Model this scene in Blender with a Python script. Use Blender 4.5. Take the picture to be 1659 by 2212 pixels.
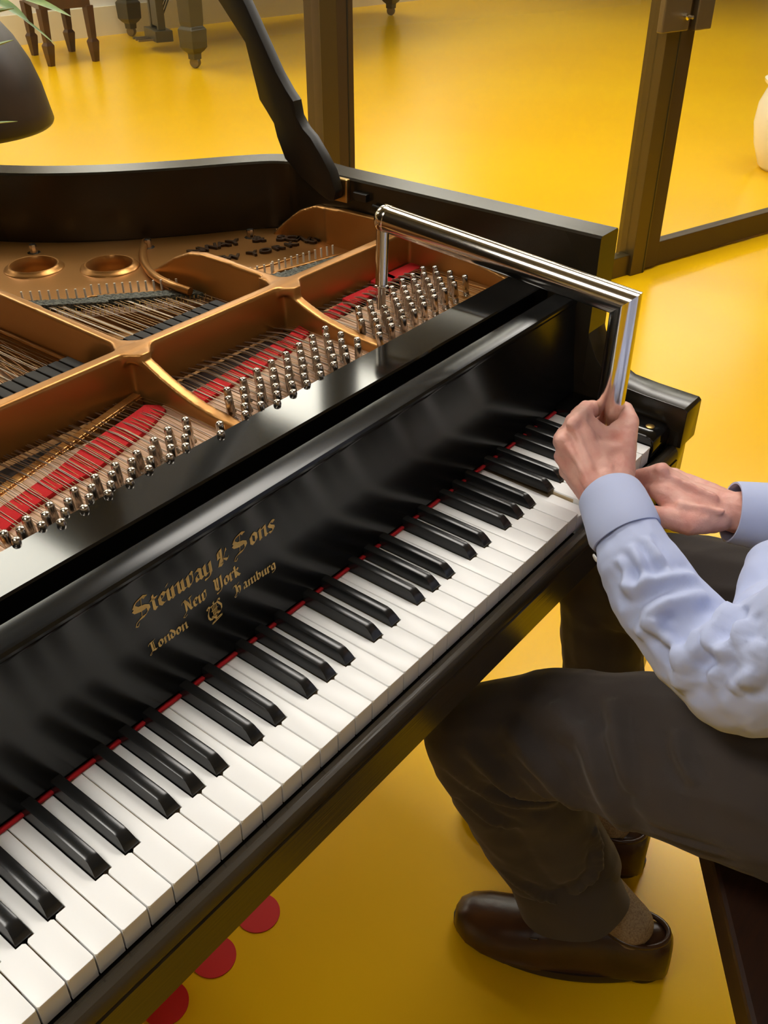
import bpy, bmesh, math, random
from mathutils import Vector, Matrix, noise
random.seed(7)
S = bpy.context.scene
COL = S.collection
for o in list(bpy.data.objects): bpy.data.objects.remove(o)

# Coordinates: x runs along the keyboard towards the treble, y towards the back of the
# piano, z up from the tops of the white keys. LIFT puts the floor at z = 0 at the end.
LIFT = 0.74
FL = -LIFT

# ------------------------------------------------------------------ camera
cam_d = bpy.data.cameras.new('camera'); cam = bpy.data.objects.new('camera', cam_d); COL.objects.link(cam)
cam_d.sensor_fit = 'HORIZONTAL'; cam_d.sensor_width = 36.0; cam_d.lens = 45.13
cam_d.clip_start = 0.02; cam_d.clip_end = 60
_r = Vector((0.61981071, -0.78475044, 0.00119841)); _d = Vector((-0.44803364, -0.35511837, -0.82046133)); _f = Vector((0.64428296, 0.50799379, -0.57170077))
M = Matrix((( _r.x, -_d.x, -_f.x), (_r.y, -_d.y, -_f.y), (_r.z, -_d.z, -_f.z))).to_4x4()
M.translation = Vector((-0.19068529, -0.38513212, 0.63168384))
cam.matrix_world = M
S.camera = cam

# ------------------------------------------------------------------ world, exposure
w = bpy.data.worlds.new('world'); S.world = w; w.use_nodes = True
w.node_tree.nodes['Background'].inputs[0].default_value = (0.9, 0.93, 1.0, 1); w.node_tree.nodes['Background'].inputs[1].default_value = 0.05
S.view_settings.view_transform = 'Standard'; S.view_settings.look = 'None'
S.view_settings.gamma = 1.0; S.view_settings.exposure = -0.36
S.view_settings.use_curve_mapping = False
PANEL_STRENGTH = 17.0
# ceiling light panels: (x, y, width, length)
PANELS = [(x, y, 0.62, 1.25) for y in (2.75, 6.2) for x in (-0.6, 1.02, 2.90, 4.55, 6.6, 8.6)] + [(x, y, 0.62, 1.25) for y in (0.75,) for x in (-0.6, 1.5, 3.3, 5.2)] + [(-1.3, -0.75, 0.40, 0.62)]
CEIL = 1.9

# ------------------------------------------------------------------ materials
def mat(name, col, rough=0.5, metal=0.0, bump=None, var=None, coat=0.0, sheen=0.0, spec=0.5, sss=0.0, emit=None, aniso=0.0):
    m = bpy.data.materials.new(name); m.use_nodes = True; nt = m.node_tree; b = nt.nodes['Principled BSDF']
    b.inputs['Base Color'].default_value = (*col, 1); b.inputs['Roughness'].default_value = rough; b.inputs['Metallic'].default_value = metal
    b.inputs['Coat Weight'].default_value = coat; b.inputs['Sheen Weight'].default_value = sheen; b.inputs['Specular IOR Level'].default_value = spec
    b.inputs['Subsurface Weight'].default_value = sss
    b.inputs['Anisotropic'].default_value = aniso
    if sss: b.inputs['Subsurface Radius'].default_value = (0.01, 0.004, 0.002)
    if emit: b.inputs['Emission Color'].default_value = (*emit[0], 1); b.inputs['Emission Strength'].default_value = emit[1]
    tc = nt.nodes.new('ShaderNodeTexCoord')
    if var:   # (scale, second colour, low, high, stretch)
        n = nt.nodes.new('ShaderNodeTexNoise'); n.inputs['Scale'].default_value = var[0]; n.inputs['Detail'].default_value = 5
        mp = nt.nodes.new('ShaderNodeMapping'); mp.inputs['Scale'].default_value = var[4] if len(var) > 4 else (1, 1, 1)
        nt.links.new(tc.outputs['Object'], mp.inputs[0]); nt.links.new(mp.outputs[0], n.inputs['Vector'])
        cr = nt.nodes.new('ShaderNodeValToRGB'); cr.color_ramp.elements[0].position = var[2]; cr.color_ramp.elements[1].position = var[3]
        cr.color_ramp.elements[0].color = (*col, 1); cr.color_ramp.elements[1].color = (*var[1], 1)
        nt.links.new(n.outputs['Fac'], cr.inputs[0]); nt.links.new(cr.outputs[0], b.inputs['Base Color'])
    if bump:  # (scale, strength, distance, stretch)
        n = nt.nodes.new('ShaderNodeTexNoise'); n.inputs['Scale'].default_value = bump[0]; n.inputs['Detail'].default_value = 4
        mp = nt.nodes.new('ShaderNodeMapping'); mp.inputs['Scale'].default_value = bump[3] if len(bump) > 3 else (1, 1, 1)
        nt.links.new(tc.outputs['Object'], mp.inputs[0]); nt.links.new(mp.outputs[0], n.inputs['Vector'])
        bp = nt.nodes.new('ShaderNodeBump'); bp.inputs['Strength'].default_value = bump[1]; bp.inputs['Distance'].default_value = bump[2]
        nt.links.new(n.outputs['Fac'], bp.inputs['Height']); nt.links.new(bp.outputs[0], b.inputs['Normal'])
    return m
BLACK = mat('satin_black_lacquer', (0.006, 0.0057, 0.0053), 0.09, spec=0.5)
BLACKR = mat('rim_lacquer_floor_tint', (0.021, 0.0155, 0.008), 0.24, spec=0.5)  # black with a brown base that paints in the yellow floor's reflection
BLACKF = mat('fallboard_lacquer', (0.006, 0.006, 0.006), 0.19, spec=0.32)
BLACKS = mat('keyslip_floor_reflection', (0.034, 0.027, 0.018), 0.24, spec=0.6, bump=(40, 0.1, 0.002, (0.3, 8, 8)))  # brown base colour stands in for the floor mirrored in the keyslip
BLACK2 = mat('aged_black_lacquer', (0.011, 0.009, 0.006), 0.42)
EBONY = mat('ebony_key', (0.010, 0.010, 0.010), 0.24, bump=(300, 0.12, 0.0006, (1, 0.1, 1)))
IVORY = mat('white_key_plastic', (0.87, 0.865, 0.85), 0.38)
KEYWOOD = mat('key_wood', (0.62, 0.50, 0.32), 0.6, var=(40, (0.45, 0.33, 0.18), 0.4, 0.7, (8, 1, 8)))
GOLD = mat('gold_cast_plate', (0.45, 0.212, 0.056), 0.34, metal=0.72, bump=(260, 0.12, 0.0008), spec=0.5)
GOLDD = mat('shaded_gold_letters', (0.045, 0.022, 0.008), 0.4, metal=0.3)  # plate gold darkened so the colour carries the shade on the letters
LETTER = mat('gold_leaf_lettering', (0.80, 0.57, 0.20), 0.5, metal=0.0)
FELT = mat('red_felt', (0.50, 0.006, 0.008), 0.95, bump=(900, 0.5, 0.0012))
FELT2 = mat('red_key_felt', (0.50, 0.006, 0.012), 0.9)
NICKEL = mat('nickel_pin', (0.60, 0.54, 0.47), 0.24, metal=1.0)
CHROME = mat('chrome', (0.72, 0.68, 0.62), 0.14, metal=1.0)
STEEL = mat('steel_string', (0.50, 0.43, 0.35), 0.35, metal=1.0)
COPPER = mat('copper_string', (0.42, 0.22, 0.10), 0.4, metal=1.0)
WOOD = mat('spruce_soundboard', (0.58, 0.32, 0.12), 0.42, var=(30, (0.46, 0.24, 0.085), 0.35, 0.7, (14, 0.6, 1)))
PLANK = mat('maple_pin_plank', (0.62, 0.40, 0.27), 0.4, var=(60, (0.50, 0.30, 0.18), 0.4, 0.65, (18, 0.8, 1)), metal=0.2)
BRIDGEW = mat('bridge_wood', (0.16, 0.07, 0.025), 0.5)
BLUEG = mat('grey_string_braid', (0.17, 0.17, 0.13), 0.5, metal=0.3, bump=(420, 1.0, 0.004), var=(300, (0.05, 0.055, 0.045), 0.4, 0.6))
PINW = mat('bright_hitch_pin', (0.85, 0.80, 0.70), 0.45, metal=0.4)
DAMP = mat('damper_black', (0.012, 0.009, 0.007), 0.6, spec=0.3)
STRING2 = mat('brassy_string', (0.46, 0.30, 0.14), 0.4, metal=1.0)
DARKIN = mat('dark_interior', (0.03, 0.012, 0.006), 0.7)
BRASS = mat('brass', (0.55, 0.36, 0.12), 0.35, metal=1.0)
SKIN = mat('skin', (0.74, 0.41, 0.335), 0.5, var=(38, (0.60, 0.235, 0.19), 0.40, 0.8), bump=(420, 0.35, 0.0010), sss=0.12)
SHIRT = mat('pale_blue_shirt', (0.42, 0.475, 0.69), 0.85, sheen=0.15, bump=(1500, 0.15, 0.0004))
TROUS = mat('charcoal_trousers', (0.040, 0.0315, 0.028), 0.92, sheen=0.08, bump=(900, 0.4, 0.0006))
SHOE = mat('brown_leather', (0.055, 0.022, 0.008), 0.30, bump=(70, 0.25, 0.002), var=(14, (0.028, 0.011, 0.005), 0.4, 0.7))
SOLE = mat('shoe_sole', (0.018, 0.008, 0.004), 0.5)
SOCK = mat('beige_sock', (0.30, 0.22, 0.13), 0.95, bump=(700, 0.9, 0.0015), var=(400, (0.18, 0.11, 0.06), 0.4, 0.7))
FRAME = mat('bronze_frame', (0.115, 0.085, 0.035), 0.38, metal=0.75)
FRAME2 = mat('bronze_frame_side', (0.075, 0.05, 0.026), 0.45, metal=0.6)
LOCKM = mat('lock_metal', (0.20, 0.16, 0.10), 0.35, metal=0.8)
WALLM = mat('white_wall', (0.80, 0.77, 0.70), 0.7)
BASEM = mat('cream_baseboard', (0.74, 0.66, 0.46), 0.5)
CEILM = mat('ceiling_paint', (0.14, 0.135, 0.13), 0.8)
PANEL = mat('panel_light', (0.9, 0.9, 0.9), 0.6, emit=((1.0, 0.965, 0.90), PANEL_STRENGTH))
PANELF = mat('panel_frame', (0.7, 0.7, 0.7), 0.5)
DWOOD = mat('dark_walnut', (0.028, 0.009, 0.003), 0.45, var=(20, (0.015, 0.005, 0.002), 0.4, 0.7, (1, 8, 1)))
BENCHW = mat('brown_bench_wood', (0.075, 0.028, 0.010), 0.35, var=(12, (0.045, 0.018, 0.007), 0.4, 0.7))
PIANOF = mat('grey_brown_lacquer', (0.055, 0.045, 0.022), 0.35)
CERAM = mat('white_ceramic', (0.86, 0.80, 0.66), 0.25)
LEAF = mat('green_leaf', (0.17, 0.25, 0.04), 0.4, var=(20, (0.05, 0.11, 0.02), 0.4, 0.7))
SHADE = mat('dark_brown_shade', (0.020, 0.012, 0.006), 0.42, var=(9, (0.038, 0.021, 0.010), 0.4, 0.7))
REDDOT = mat('red_dot_vinyl', (0.62, 0.012, 0.015), 0.35)
HAIR = mat('grey_hair', (0.28, 0.25, 0.22), 0.8)

FLOORM = mat('yellow_resin_floor', (0.87, 0.515, 0.004), 0.26, bump=(1.3, 0.04, 0.02), var=(0.7, (0.82, 0.46, 0.003), 0.35, 0.7), spec=0.38)

def glass_material():
    m = bpy.data.materials.new('partition_glass'); m.use_nodes = True; nt = m.node_tree
    for n in list(nt.nodes): nt.nodes.remove(n)
    out = nt.nodes.new('ShaderNodeOutputMaterial'); mix = nt.nodes.new('ShaderNodeMixShader'); fr = nt.nodes.new('ShaderNodeFresnel'); fr.inputs[0].default_value = 1.45
    geo = nt.nodes.new('ShaderNodeNewGeometry'); inv = nt.nodes.new('ShaderNodeMath'); inv.operation = 'SUBTRACT'; inv.inputs[0].default_value = 1.0; mul = nt.nodes.new('ShaderNodeMath'); mul.operation = 'MULTIPLY'
    nt.links.new(geo.outputs['Backfacing'], inv.inputs[1]); nt.links.new(fr.outputs[0], mul.inputs[0]); nt.links.new(inv.outputs[0], mul.inputs[1])   # a pane reflects once, on the side it is seen from
    t = nt.nodes.new('ShaderNodeBsdfTransparent'); t.inputs[0].default_value = (0.93, 0.94, 0.91, 1)
    g = nt.nodes.new('ShaderNodeBsdfGlossy'); g.inputs['Roughness'].default_value = 0.02; g.inputs[0].default_value = (0.8, 0.8, 0.78, 1)
    nt.links.new(mul.outputs[0], mix.inputs[0]); nt.links.new(t.outputs[0], mix.inputs[1]); nt.links.new(g.outputs[0], mix.inputs[2]); nt.links.new(mix.outputs[0], out.inputs[0])
    return m
GLASS = glass_material()

# ------------------------------------------------------------------ helpers
def link(name, me, m, parent=None, smooth=None):
    o = bpy.data.objects.new(name, me); COL.objects.link(o)
    if m is not None:
        me.materials.clear(); me.materials.append(m)
    if smooth is not None:
        for p in me.polygons: p.use_smooth = True
        if smooth < 180:
            bm = bmesh.new(); bm.from_mesh(me)
            for e in bm.edges:
                if len(e.link_faces) == 2 and e.calc_face_angle(0) > math.radians(smooth): e.smooth = False
            bm.to_mesh(me); bm.free()
    if parent is not None:
        o.parent = parent
        o.matrix_parent_inverse = Matrix.Translation(-parent.location) if not any(parent.rotation_euler) else parent.matrix_basis.inverted()
    return o
def tag(o, label=None, cat=None, group=None, kind=None):
    if label: o['label'] = label
    if cat: o['category'] = cat
    if group: o['group'] = group
    if kind: o['kind'] = kind
    return o
def empty(name, loc, label=None, cat=None, group=None):
    o = bpy.data.objects.new(name, None); COL.objects.link(o); o.location = loc; o.empty_display_size = 0.05
    return tag(o, label, cat, group)
def bmnew(): return bmesh.new()
def fin(bm, name, m, parent=None, smooth=None, bevel=None):
    bmesh.ops.recalc_face_normals(bm, faces=bm.faces)
    if bevel:
        es = [e for e in bm.edges if len(e.link_faces) == 2 and e.calc_face_angle(0) > math.radians(35)]
        bmesh.ops.bevel(bm, geom=es, offset=bevel, segments=2, affect='EDGES', profile=0.5, clamp_overlap=True)
    me = bpy.data.meshes.new(name); bm.to_mesh(me); bm.free()
    return link(name, me, m, parent, smooth)
def box(bm, x0, x1, y0, y1, z0, z1, T=None):
    vs = [bm.verts.new((x, y, z)) for x in (x0, x1) for y in (y0, y1) for z in (z0, z1)]
    if T is not None:
        for v in vs: v.co = T @ v.co
    for f in ((0, 1, 3, 2), (4, 6, 7, 5), (0, 4, 5, 1), (2, 3, 7, 6), (0, 2, 6, 4), (1, 5, 7, 3)): bm.faces.new([vs[i] for i in f])
    return vs
def prism(bm, poly, h0, h1, axis='z', T=None):
    """poly: 2D outline; extruded along axis from h0 to h1 (x: poly=(y,z); y: poly=(x,z); z: poly=(x,y))"""
    def P(a, b, h): return {'x': (h, a, b), 'y': (a, h, b), 'z': (a, b, h)}[axis]
    A = [bm.verts.new(P(a, b, h0)) for a, b in poly]; B = [bm.verts.new(P(a, b, h1)) for a, b in poly]
    if T is not None:
        for v in A + B: v.co = T @ v.co
    n = len(poly); bm.faces.new(A); bm.faces.new(B[::-1])
    for i in range(n): bm.faces.new((A[i], A[(i + 1) % n], B[(i + 1) % n], B[i]))
def basis(t):
    t = Vector(t).normalized(); u = Vector((0, 0, 1)) if abs(t.z) < 0.9 else Vector((1, 0, 0))
    a = t.cross(u).normalized(); return a, t.cross(a).normalized()
def loft(bm, rings, cap=True, closed=True):
    R = [[bm.verts.new(p) for p in r] for r in rings]
    for i in range(len(R) - 1):
        n = len(R[i])
        for j in range(n if closed else n - 1): bm.faces.new((R[i][j], R[i][(j + 1) % n], R[i + 1][(j + 1) % n], R[i + 1][j]))
    if cap: bm.faces.new(R[0][::-1]); bm.faces.new(R[-1])
    return R
def tube(bm, pts, r, seg=10, cap=True):
    pts = [Vector(p) for p in pts]; rs = r if isinstance(r, (list, tuple)) else [r] * len(pts); rings = []
    a = None
    for i, p in enumerate(pts):
        t = (pts[min(i + 1, len(pts) - 1)] - pts[max(i - 1, 0)]).normalized()
        if a is None: a, b = basis(t)
        else:
            a = (a - t * a.dot(t)).normalized(); b = t.cross(a)
        rings.append([p + (a * math.cos(2 * math.pi * k / seg) + b * math.sin(2 * math.pi * k / seg)) * rs[i] for k in range(seg)])
    loft(bm, rings, cap)
def lathe(bm, prof, c, seg=24, axis=(0, 0, 1)):
    c = Vector(c); t = Vector(axis).normalized(); a, b = basis(t)
    rings = [[c + t * z + (a * math.cos(2 * math.pi * k / seg) + b * math.sin(2 * math.pi * k / seg)) * max(r, 1e-5) for k in range(seg)] for r, z in prof]
    loft(bm, rings, True)
def cat(pts, n=8, closed=False):
    """Catmull-Rom through points"""
    P = [Vector(p) for p in pts]; out = []; N = len(P)
    for i in range(N if closed else N - 1):
        p0 = P[(i - 1) % N] if closed or i > 0 else P[0]; p1 = P[i]; p2 = P[(i + 1) % N]; p3 = P[(i + 2) % N] if closed or i + 2 < N else P[-1]
        for k in range(n):
            t = k / n; out.append(0.5 * ((2 * p1) + (p2 - p0) * t + (2 * p0 - 5 * p1 + 4 * p2 - p3) * t * t + (3 * p1 - p0 - 3 * p2 + p3) * t ** 3))
    if not closed: out.append(P[-1])
    return out
def capsule(bm, p, q, rp, rq, seg=14):
    p = Vector(p); q = Vector(q); d = q - p; L = d.length
    if L < 1e-6: d = Vector((0, 0, 1))
    t = d.normalized(); a, b = basis(t); rings = []
    for k in range(1, 6):
        th = -math.pi / 2 + k * math.pi / 10 ; rings.append((p + t * rp * math.sin(th), rp * math.cos(th)))
    for k in range(0, 5):
        th = k * math.pi / 10; rings.append((q + t * rq * math.sin(th), rq * math.cos(th)))
    loft(bm, [[c + (a * math.cos(2 * math.pi * k / seg) + b * math.sin(2 * math.pi * k / seg)) * r for k in range(seg)] for c, r in rings])
def chain(bm, pts):
    """pts: [(point, radius), ...] joined by tapered capsules"""
    for (p, r), (q, s) in zip(pts, pts[1:]): capsule(bm, p, q, r, s)
def bake(o):
    dg = bpy.context.evaluated_depsgraph_get(); me = bpy.data.meshes.new_from_object(o.evaluated_get(dg)); old = o.data; ms = list(old.materials)
    o.modifiers.clear(); o.data = me; me.materials.clear()
    for m in ms: me.materials.append(m)
    for p in me.polygons: p.use_smooth = True
def organic(bm, name, m, parent, voxel, smooth_it=6, disp=None):
    """fuse overlapping closed shapes into one smooth continuous surface; disp(co, normal) -> offset"""
    me = bpy.data.meshes.new(name); bm.to_mesh(me); bm.free()
    o = link(name, me, m, parent)
    r = o.modifiers.new('fuse', 'REMESH'); r.mode = 'VOXEL'; r.voxel_size = voxel
    s = o.modifiers.new('soften', 'SMOOTH'); s.factor = 0.6; s.iterations = smooth_it
    bake(o)
    if disp:
        off = [disp(v.co.copy(), v.normal.copy()) for v in o.data.vertices]
        for v, d in zip(o.data.vertices, off): v.co += d
    return o
def ringshell(bm, path, ra, thick, seg=40, up=(0, 0, 1), rb=None):
    """open sleeve: path of centres, radii, wall thickness"""
    pts = [Vector(p) for p in path]; outer = []; inner = []
    for i, p in enumerate(pts):
        t = (pts[min(i + 1, len(pts) - 1)] - pts[max(i - 1, 0)]).normalized()
        a = Vector(up); a = (a - t * a.dot(t)).normalized(); b = t.cross(a)
        R1 = ra[i]; R2 = (rb or ra)[i]
        outer.append([p + a * R1 * math.cos(2 * math.pi * k / seg) + b * R2 * math.sin(2 * math.pi * k / seg) for k in range(seg)])
        inner.append([p + a * (R1 - thick) * math.cos(2 * math.pi * k / seg) + b * (R2 - thick) * math.sin(2 * math.pi * k / seg) for k in range(seg)])
    rings = outer + inner[::-1]
    R = [[bm.verts.new(p) for p in r] for r in rings]
    for i in range(len(R)):
        A = R[i]; B = R[(i + 1) % len(R)]
        for j in range(seg): bm.faces.new((A[j], A[(j + 1) % seg], B[(j + 1) % seg], B[j]))

# ------------------------------------------------------------------ the room
UA = math.atan2(-0.213, 0.977)
U = Vector((math.cos(UA), math.sin(UA), 0)); N = Vector((-math.sin(UA), math.cos(UA), 0))
RT = Matrix.Rotation(UA, 4, 'Z')     # local (u, n, z) -> world
u0, u1, n0, n1 = -5.0, 14.0, -4.0, 8.16
bm = bmnew(); box(bm, u0, u1, n0, n1, FL - 0.1, FL, RT); tag(fin(bm, 'floor', FLOORM), kind='structure', label='glossy yellow resin floor')
bm = bmnew(); box(bm, u0, u1, n0, n1, CEIL, CEIL + 0.1, RT); tag(fin(bm, 'ceiling', CEILM), kind='structure')
for nm, a in (('wall_back', (u0, u1, n1, n1 + 0.1)), ('wall_front', (u0, u1, n0 - 0.1, n0)), ('wall_left', (u0 - 0.1, u0, n0, n1)), ('wall_right', (u1, u1 + 0.1, n0, n1))):
    bm = bmnew(); box(bm, *a, FL, CEIL, RT); tag(fin(bm, nm, WALLM), kind='structure')
bm = bmnew(); box(bm, u0, u1, n1 - 0.02, n1, FL, FL + 0.22, RT); tag(fin(bm, 'baseboard_back', BASEM), kind='structure')
for x, y, wd, ln in PANELS:
    root = empty('ceiling_light', (x, y, CEIL), 'white rectangular ceiling light panel above the glass showroom' if y > 0 else 'white rectangular ceiling light panel above the piano keyboard', 'light', 'ceiling light panels over the glass partition' if y > 0 else 'ceiling light panels over the keyboard')
    bm = bmnew(); box(bm, x - wd / 2, x + wd / 2, y - ln / 2, y + ln / 2, CEIL - 0.02, CEIL - 0.012); fin(bm, 'diffuser', PANEL, root)
    bm = bmnew()
    for a in ((x - wd / 2 - .02, x - wd / 2, y - ln / 2 - .02, y + ln / 2 + .02), (x + wd / 2, x + wd / 2 + .02, y - ln / 2 - .02, y + ln / 2 + .02), (x - wd / 2, x + wd / 2, y - ln / 2 - .02, y - ln / 2), (x - wd / 2, x + wd / 2, y + ln / 2, y + ln / 2 + .02)):
        box(bm, *a, CEIL - 0.03, CEIL)
    fin(bm, 'light_frame', PANELF, root)

# glass partition: a line of bronze frames
PA = math.atan2(0.265, -0.83)    # direction from the door post towards the left end
PT = Matrix.Translation((3.27, 1.09, 0)) @ Matrix.Rotation(PA, 4, 'Z')     # local x runs left along the partition, y towards the piano
def pbox(name, m, a, parent=None, bevel=0.002):
    bm = bmnew(); box(bm, *a, PT); return fin(bm, name, m, parent, bevel=bevel)
w1 = pbox('window_1', GLASS, (0.075, 1.305, -0.004, 0.004, FL + 0.08, CEIL - 0.05), bevel=None); tag(w1, 'tall clear glass pane between the two bronze posts', kind='structure')
w2 = pbox('window_2', GLASS, (1.425, 4.6, -0.004, 0.004, FL + 0.08, CEIL - 0.05), bevel=None); tag(w2, 'tall clear glass pane left of the bronze post', kind='structure')
tag(pbox('trim_1', FRAME2, (1.32, 1.42, -0.045, 0.045, FL, CEIL)), 'bronze post behind the lid prop', kind='structure')
pr = bpy.data.objects['trim_1']
pbox('post_face', FRAME, (1.372, 1.424, 0.043, 0.047, FL, CEIL), pr); pbox('post_groove', BLACK2, (1.336, 1.341, 0.044, 0.0465, FL, CEIL), pr)
tag(pbox('trim_2', FRAME, (0.0, 0.075, -0.05, 0.04, FL, CEIL)), 'bronze post on which the glass door closes', kind='structure')
pbox('post_groove', BLACK2, (0.006, 0.012, 0.039, 0.0415, FL, CEIL), bpy.data.objects['trim_2'])
tag(pbox('trim_3', FRAME, (0.075, 1.32, -0.025, 0.025, FL, FL + 0.08)), 'bronze bottom rail under the fixed glass', kind='structure')
tag(pbox('trim_4', FRAME, (1.42, 4.6, -0.025, 0.025, FL, FL + 0.08)), kind='structure')
tag(pbox('trim_5', FRAME, (-1.55, 4.6, -0.03, 0.03, CEIL - 0.08, CEIL)), kind='structure')
dr = pbox('door_1', FRAME2, (-0.075, -0.004, -0.03, 0.03, FL + 0.01, CEIL - 0.08)); tag(dr, 'glass door in a bronze frame, standing closed', kind='structure')
pbox('bottom_rail', FRAME2, (-1.5, -0.075, -0.022, 0.022, FL + 0.01, FL + 0.10), dr); pbox('door_stile', FRAME2, (-1.5, -1.43, -0.03, 0.03, FL + 0.10, CEIL - 0.08), dr)
pbox('door_glass', GLASS, (-1.43, -0.075, -0.003, 0.003, FL + 0.10, CEIL - 0.08), dr, bevel=None)
lk = pbox('door_lock', LOCKM, (-0.125, -0.045, 0.03, 0.055, 0.105, 0.36), dr, bevel=0.004)
pbox('lock_keeper', LOCKM, (-0.003, 0.125, 0.035, 0.060, 0.110, 0.36), dr, bevel=0.004)
bm = bmnew(); lathe(bm, [(0.0, 0), (0.011, 0.0), (0.011, 0.01), (0.006, 0.014), (0.006, 0.03), (0.0, 0.031)], PT @ Vector((0.02, 0.060, 0.155)), 16, (PT.to_3x3() @ Vector((0, 1, 0)))); fin(bm, 'key_cylinder', CHROME, lk, 40)
# ------------------------------------------------------------------ the grand piano
XI, XO = 0.897, 0.943
piano = empty('grand_piano', (0.25, 0.5, FL), 'black satin grand piano with its lid up, gold iron plate showing', 'piano')
outer = [(XO, 0.13), (XO, 0.35), (XO, 0.58), (0.951, 0.66), (0.930, 0.712), (0.886, 0.752), (0.80, 0.812), (0.715, 0.882), (0.64, 0.97), (0.57, 1.10), (0.51, 1.28), (0.42, 1.46), (0.28, 1.60), (0.08, 1.66), (-0.14, 1.64), (-0.32, 1.55), (-0.43, 1.38), (-0.475, 1.15)]
oc = [Vector((a, b, 0)) for a, b in outer[:3]] + cat([(a, b, 0) for a, b in outer[2:]], 7)[1:] + [Vector((-0.475, 0.6, 0)), Vector((-0.475, 0.13, 0))]
def offset(path, d):
    out = []
    for i, p in enumerate(path):
        t = (path[min(i + 1, len(path) - 1)] - path[max(i - 1, 0)]).normalized(); out.append(p + Vector((-t.y, t.x, 0)) * d)
    return out
ic = offset(oc, 0.046)
bm = bmnew()
rings = []
for a, b in zip(oc, ic):
    a2 = a + (b - a) * 0.06; b2 = b + (a - b) * 0.06
    rings.append([Vector((a.x, a.y, -0.10)), Vector((a.x, a.y, 0.227)), Vector((a2.x, a2.y, 0.230)), Vector((b2.x, b2.y, 0.230)), Vector((b.x, b.y, 0.227)), Vector((b.x, b.y, -0.10))])
# the rim starts above the arms; close both front ends
loft(bm, rings, True)
rim = fin(bm, 'rim', BLACKR, piano, 30)
# treble and bass arms: low front, concave sweep up to the rim
prof = [(-0.020, -0.020), (-0.020, 0.034), (-0.016, 0.0375), (0.04, 0.039), (0.075, 0.0415), (0.098, 0.052), (0.115, 0.070), (0.127, 0.092), (0.136, 0.118), (0.1415, 0.150), (0.143, 0.187), (0.132, 0.190), (0.130, 0.228), (0.20, 0.228), (0.20, -0.02)]
for x0, x1 in ((XI, XO), (-0.475, -0.429)):
    bm = bmnew(); prism(bm, prof, x0 + 0.0003, x1 - 0.0003, 'x'); fin(bm, 'arm', BLACKR, piano, 40, bevel=0.0012)
    bm = bmnew(); prism(bm, [(-0.013, -0.0205), (-0.013, -0.072), (-0.004, -0.086), (0.13, -0.10), (0.13, -0.0205)], x0 + 0.003, x1 - 0.006, 'x'); fin(bm, 'arm_foot', BLACK, piano, 40, bevel=0.0012)
# keyslip, key bed, cheek blocks, fallboard, stretcher
bm = bmnew(); prism(bm, [(-0.004, -0.021), (-0.010, -0.0185), (-0.015, -0.020), (-0.0185, -0.025), (-0.0195, -0.033), (-0.0175, -0.0345), (-0.0175, -0.036), (-0.020, -0.037), (-0.020, -0.0815), (-0.018, -0.0835), (-0.002, -0.0835), (-0.002, -0.03)], -0.428, XI - 0.0005, 'x'); fin(bm, 'keyslip', BLACKS, piano, 30)
bm = bmnew(); box(bm, -0.43, XI + 0.02, -0.0015, 0.30, -0.09, -0.032); box(bm, -0.43, XI, 0.165, 0.24, -0.032, 0.118); fin(bm, 'key_bed', BLACK2, piano)
for x0, x1 in ((0.8475, XI - 0.0006), (-0.4285, -0.3775)):
    bm = bmnew(); prism(bm, [(0.004, -0.03), (-0.001, -0.022), (-0.003, -0.005), (-0.001, 0.006), (0.004, 0.0105), (0.012, 0.0115), (0.14, 0.0125), (0.14, -0.03)], x0, x1, 'x'); cb = fin(bm, 'cheek_block', BLACK, piano, 50, bevel=0.0015)
    if x0 > 0: cb0 = cb
bm = bmnew(); lathe(bm, [(0, -0.001), (0.0058, -0.001), (0.0058, 0.0006), (0.004, 0.0012), (0, 0.0014)], (0.8730, 0.0160, 0.0120), 20, (0, 0, 1)); tag(fin(bm, "screw_cap", BRASS, cb0, 40), "round brass cap on the cheek block")
fbp = [(0.1385, 0.006), (0.1405, 0.006), (0.1490, 0.080), (0.1530, 0.136), (0.1520, 0.139), (0.1500, 0.1415), (0.1495, 0.1445), (0.1510, 0.1475), (0.1545, 0.1490), (0.177, 0.1490), (0.179, 0.147), (0.179, 0.006)]
fbp[0] = (0.1395, 0.006)
bm = bmnew(); prism(bm, fbp, -0.428, XI - 0.0008, 'x'); fall = fin(bm, 'fallboard', BLACKF, piano, 28)
bm = bmnew(); prism(bm, [(0.1965, 0.05), (0.1965, 0.153), (0.1985, 0.155), (0.2485, 0.155), (0.2505, 0.153), (0.2505, 0.11), (0.24, 0.05)], -0.428, XI - 0.0006, 'x'); fin(bm, 'stretcher', BLACK, piano, 40)
bm = bmnew(); box(bm, -0.376, 0.846, 0.1372, 0.150, 0.0012, 0.0034); fin(bm, 'key_felt', FELT2, piano)

# ---- keys
P = 0.0235
BK = {1: -0.0022, 2: 0.0022, 4: -0.0030, 5: 0.0, 6: 0.0030}     # boundary index within the octave -> offset of the black key
def has_black(i):
    return (i % 7) in BK and -16 < i < 36
KL = 0.152; BW = 0.0136
def key_poly(i):
    g = 0.00065; x0 = i * P + g; x1 = (i + 1) * P - g
    l = x0 if not has_black(i) else i * P + BK[i % 7] + BW / 2 + 0.0008
    r = x1 if not has_black(i + 1) else (i + 1) * P + BK[(i + 1) % 7] - BW / 2 - 0.0008
    c = 0.0018
    pts = [(x0, 0.0012), (x0 + 0.0012, 0.0), (x1 - 0.0012, 0.0), (x1, 0.0012)]
    if r < x1: pts += [(x1, 0.0475 - c), (x1 - c, 0.0475), (r, 0.0475)]
    pts += [(r, KL), (l, KL)]
    if l > x0: pts += [(l, 0.0475), (x0 + c, 0.0475), (x0, 0.0475 - c)]
    return pts, x0, x1
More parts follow.
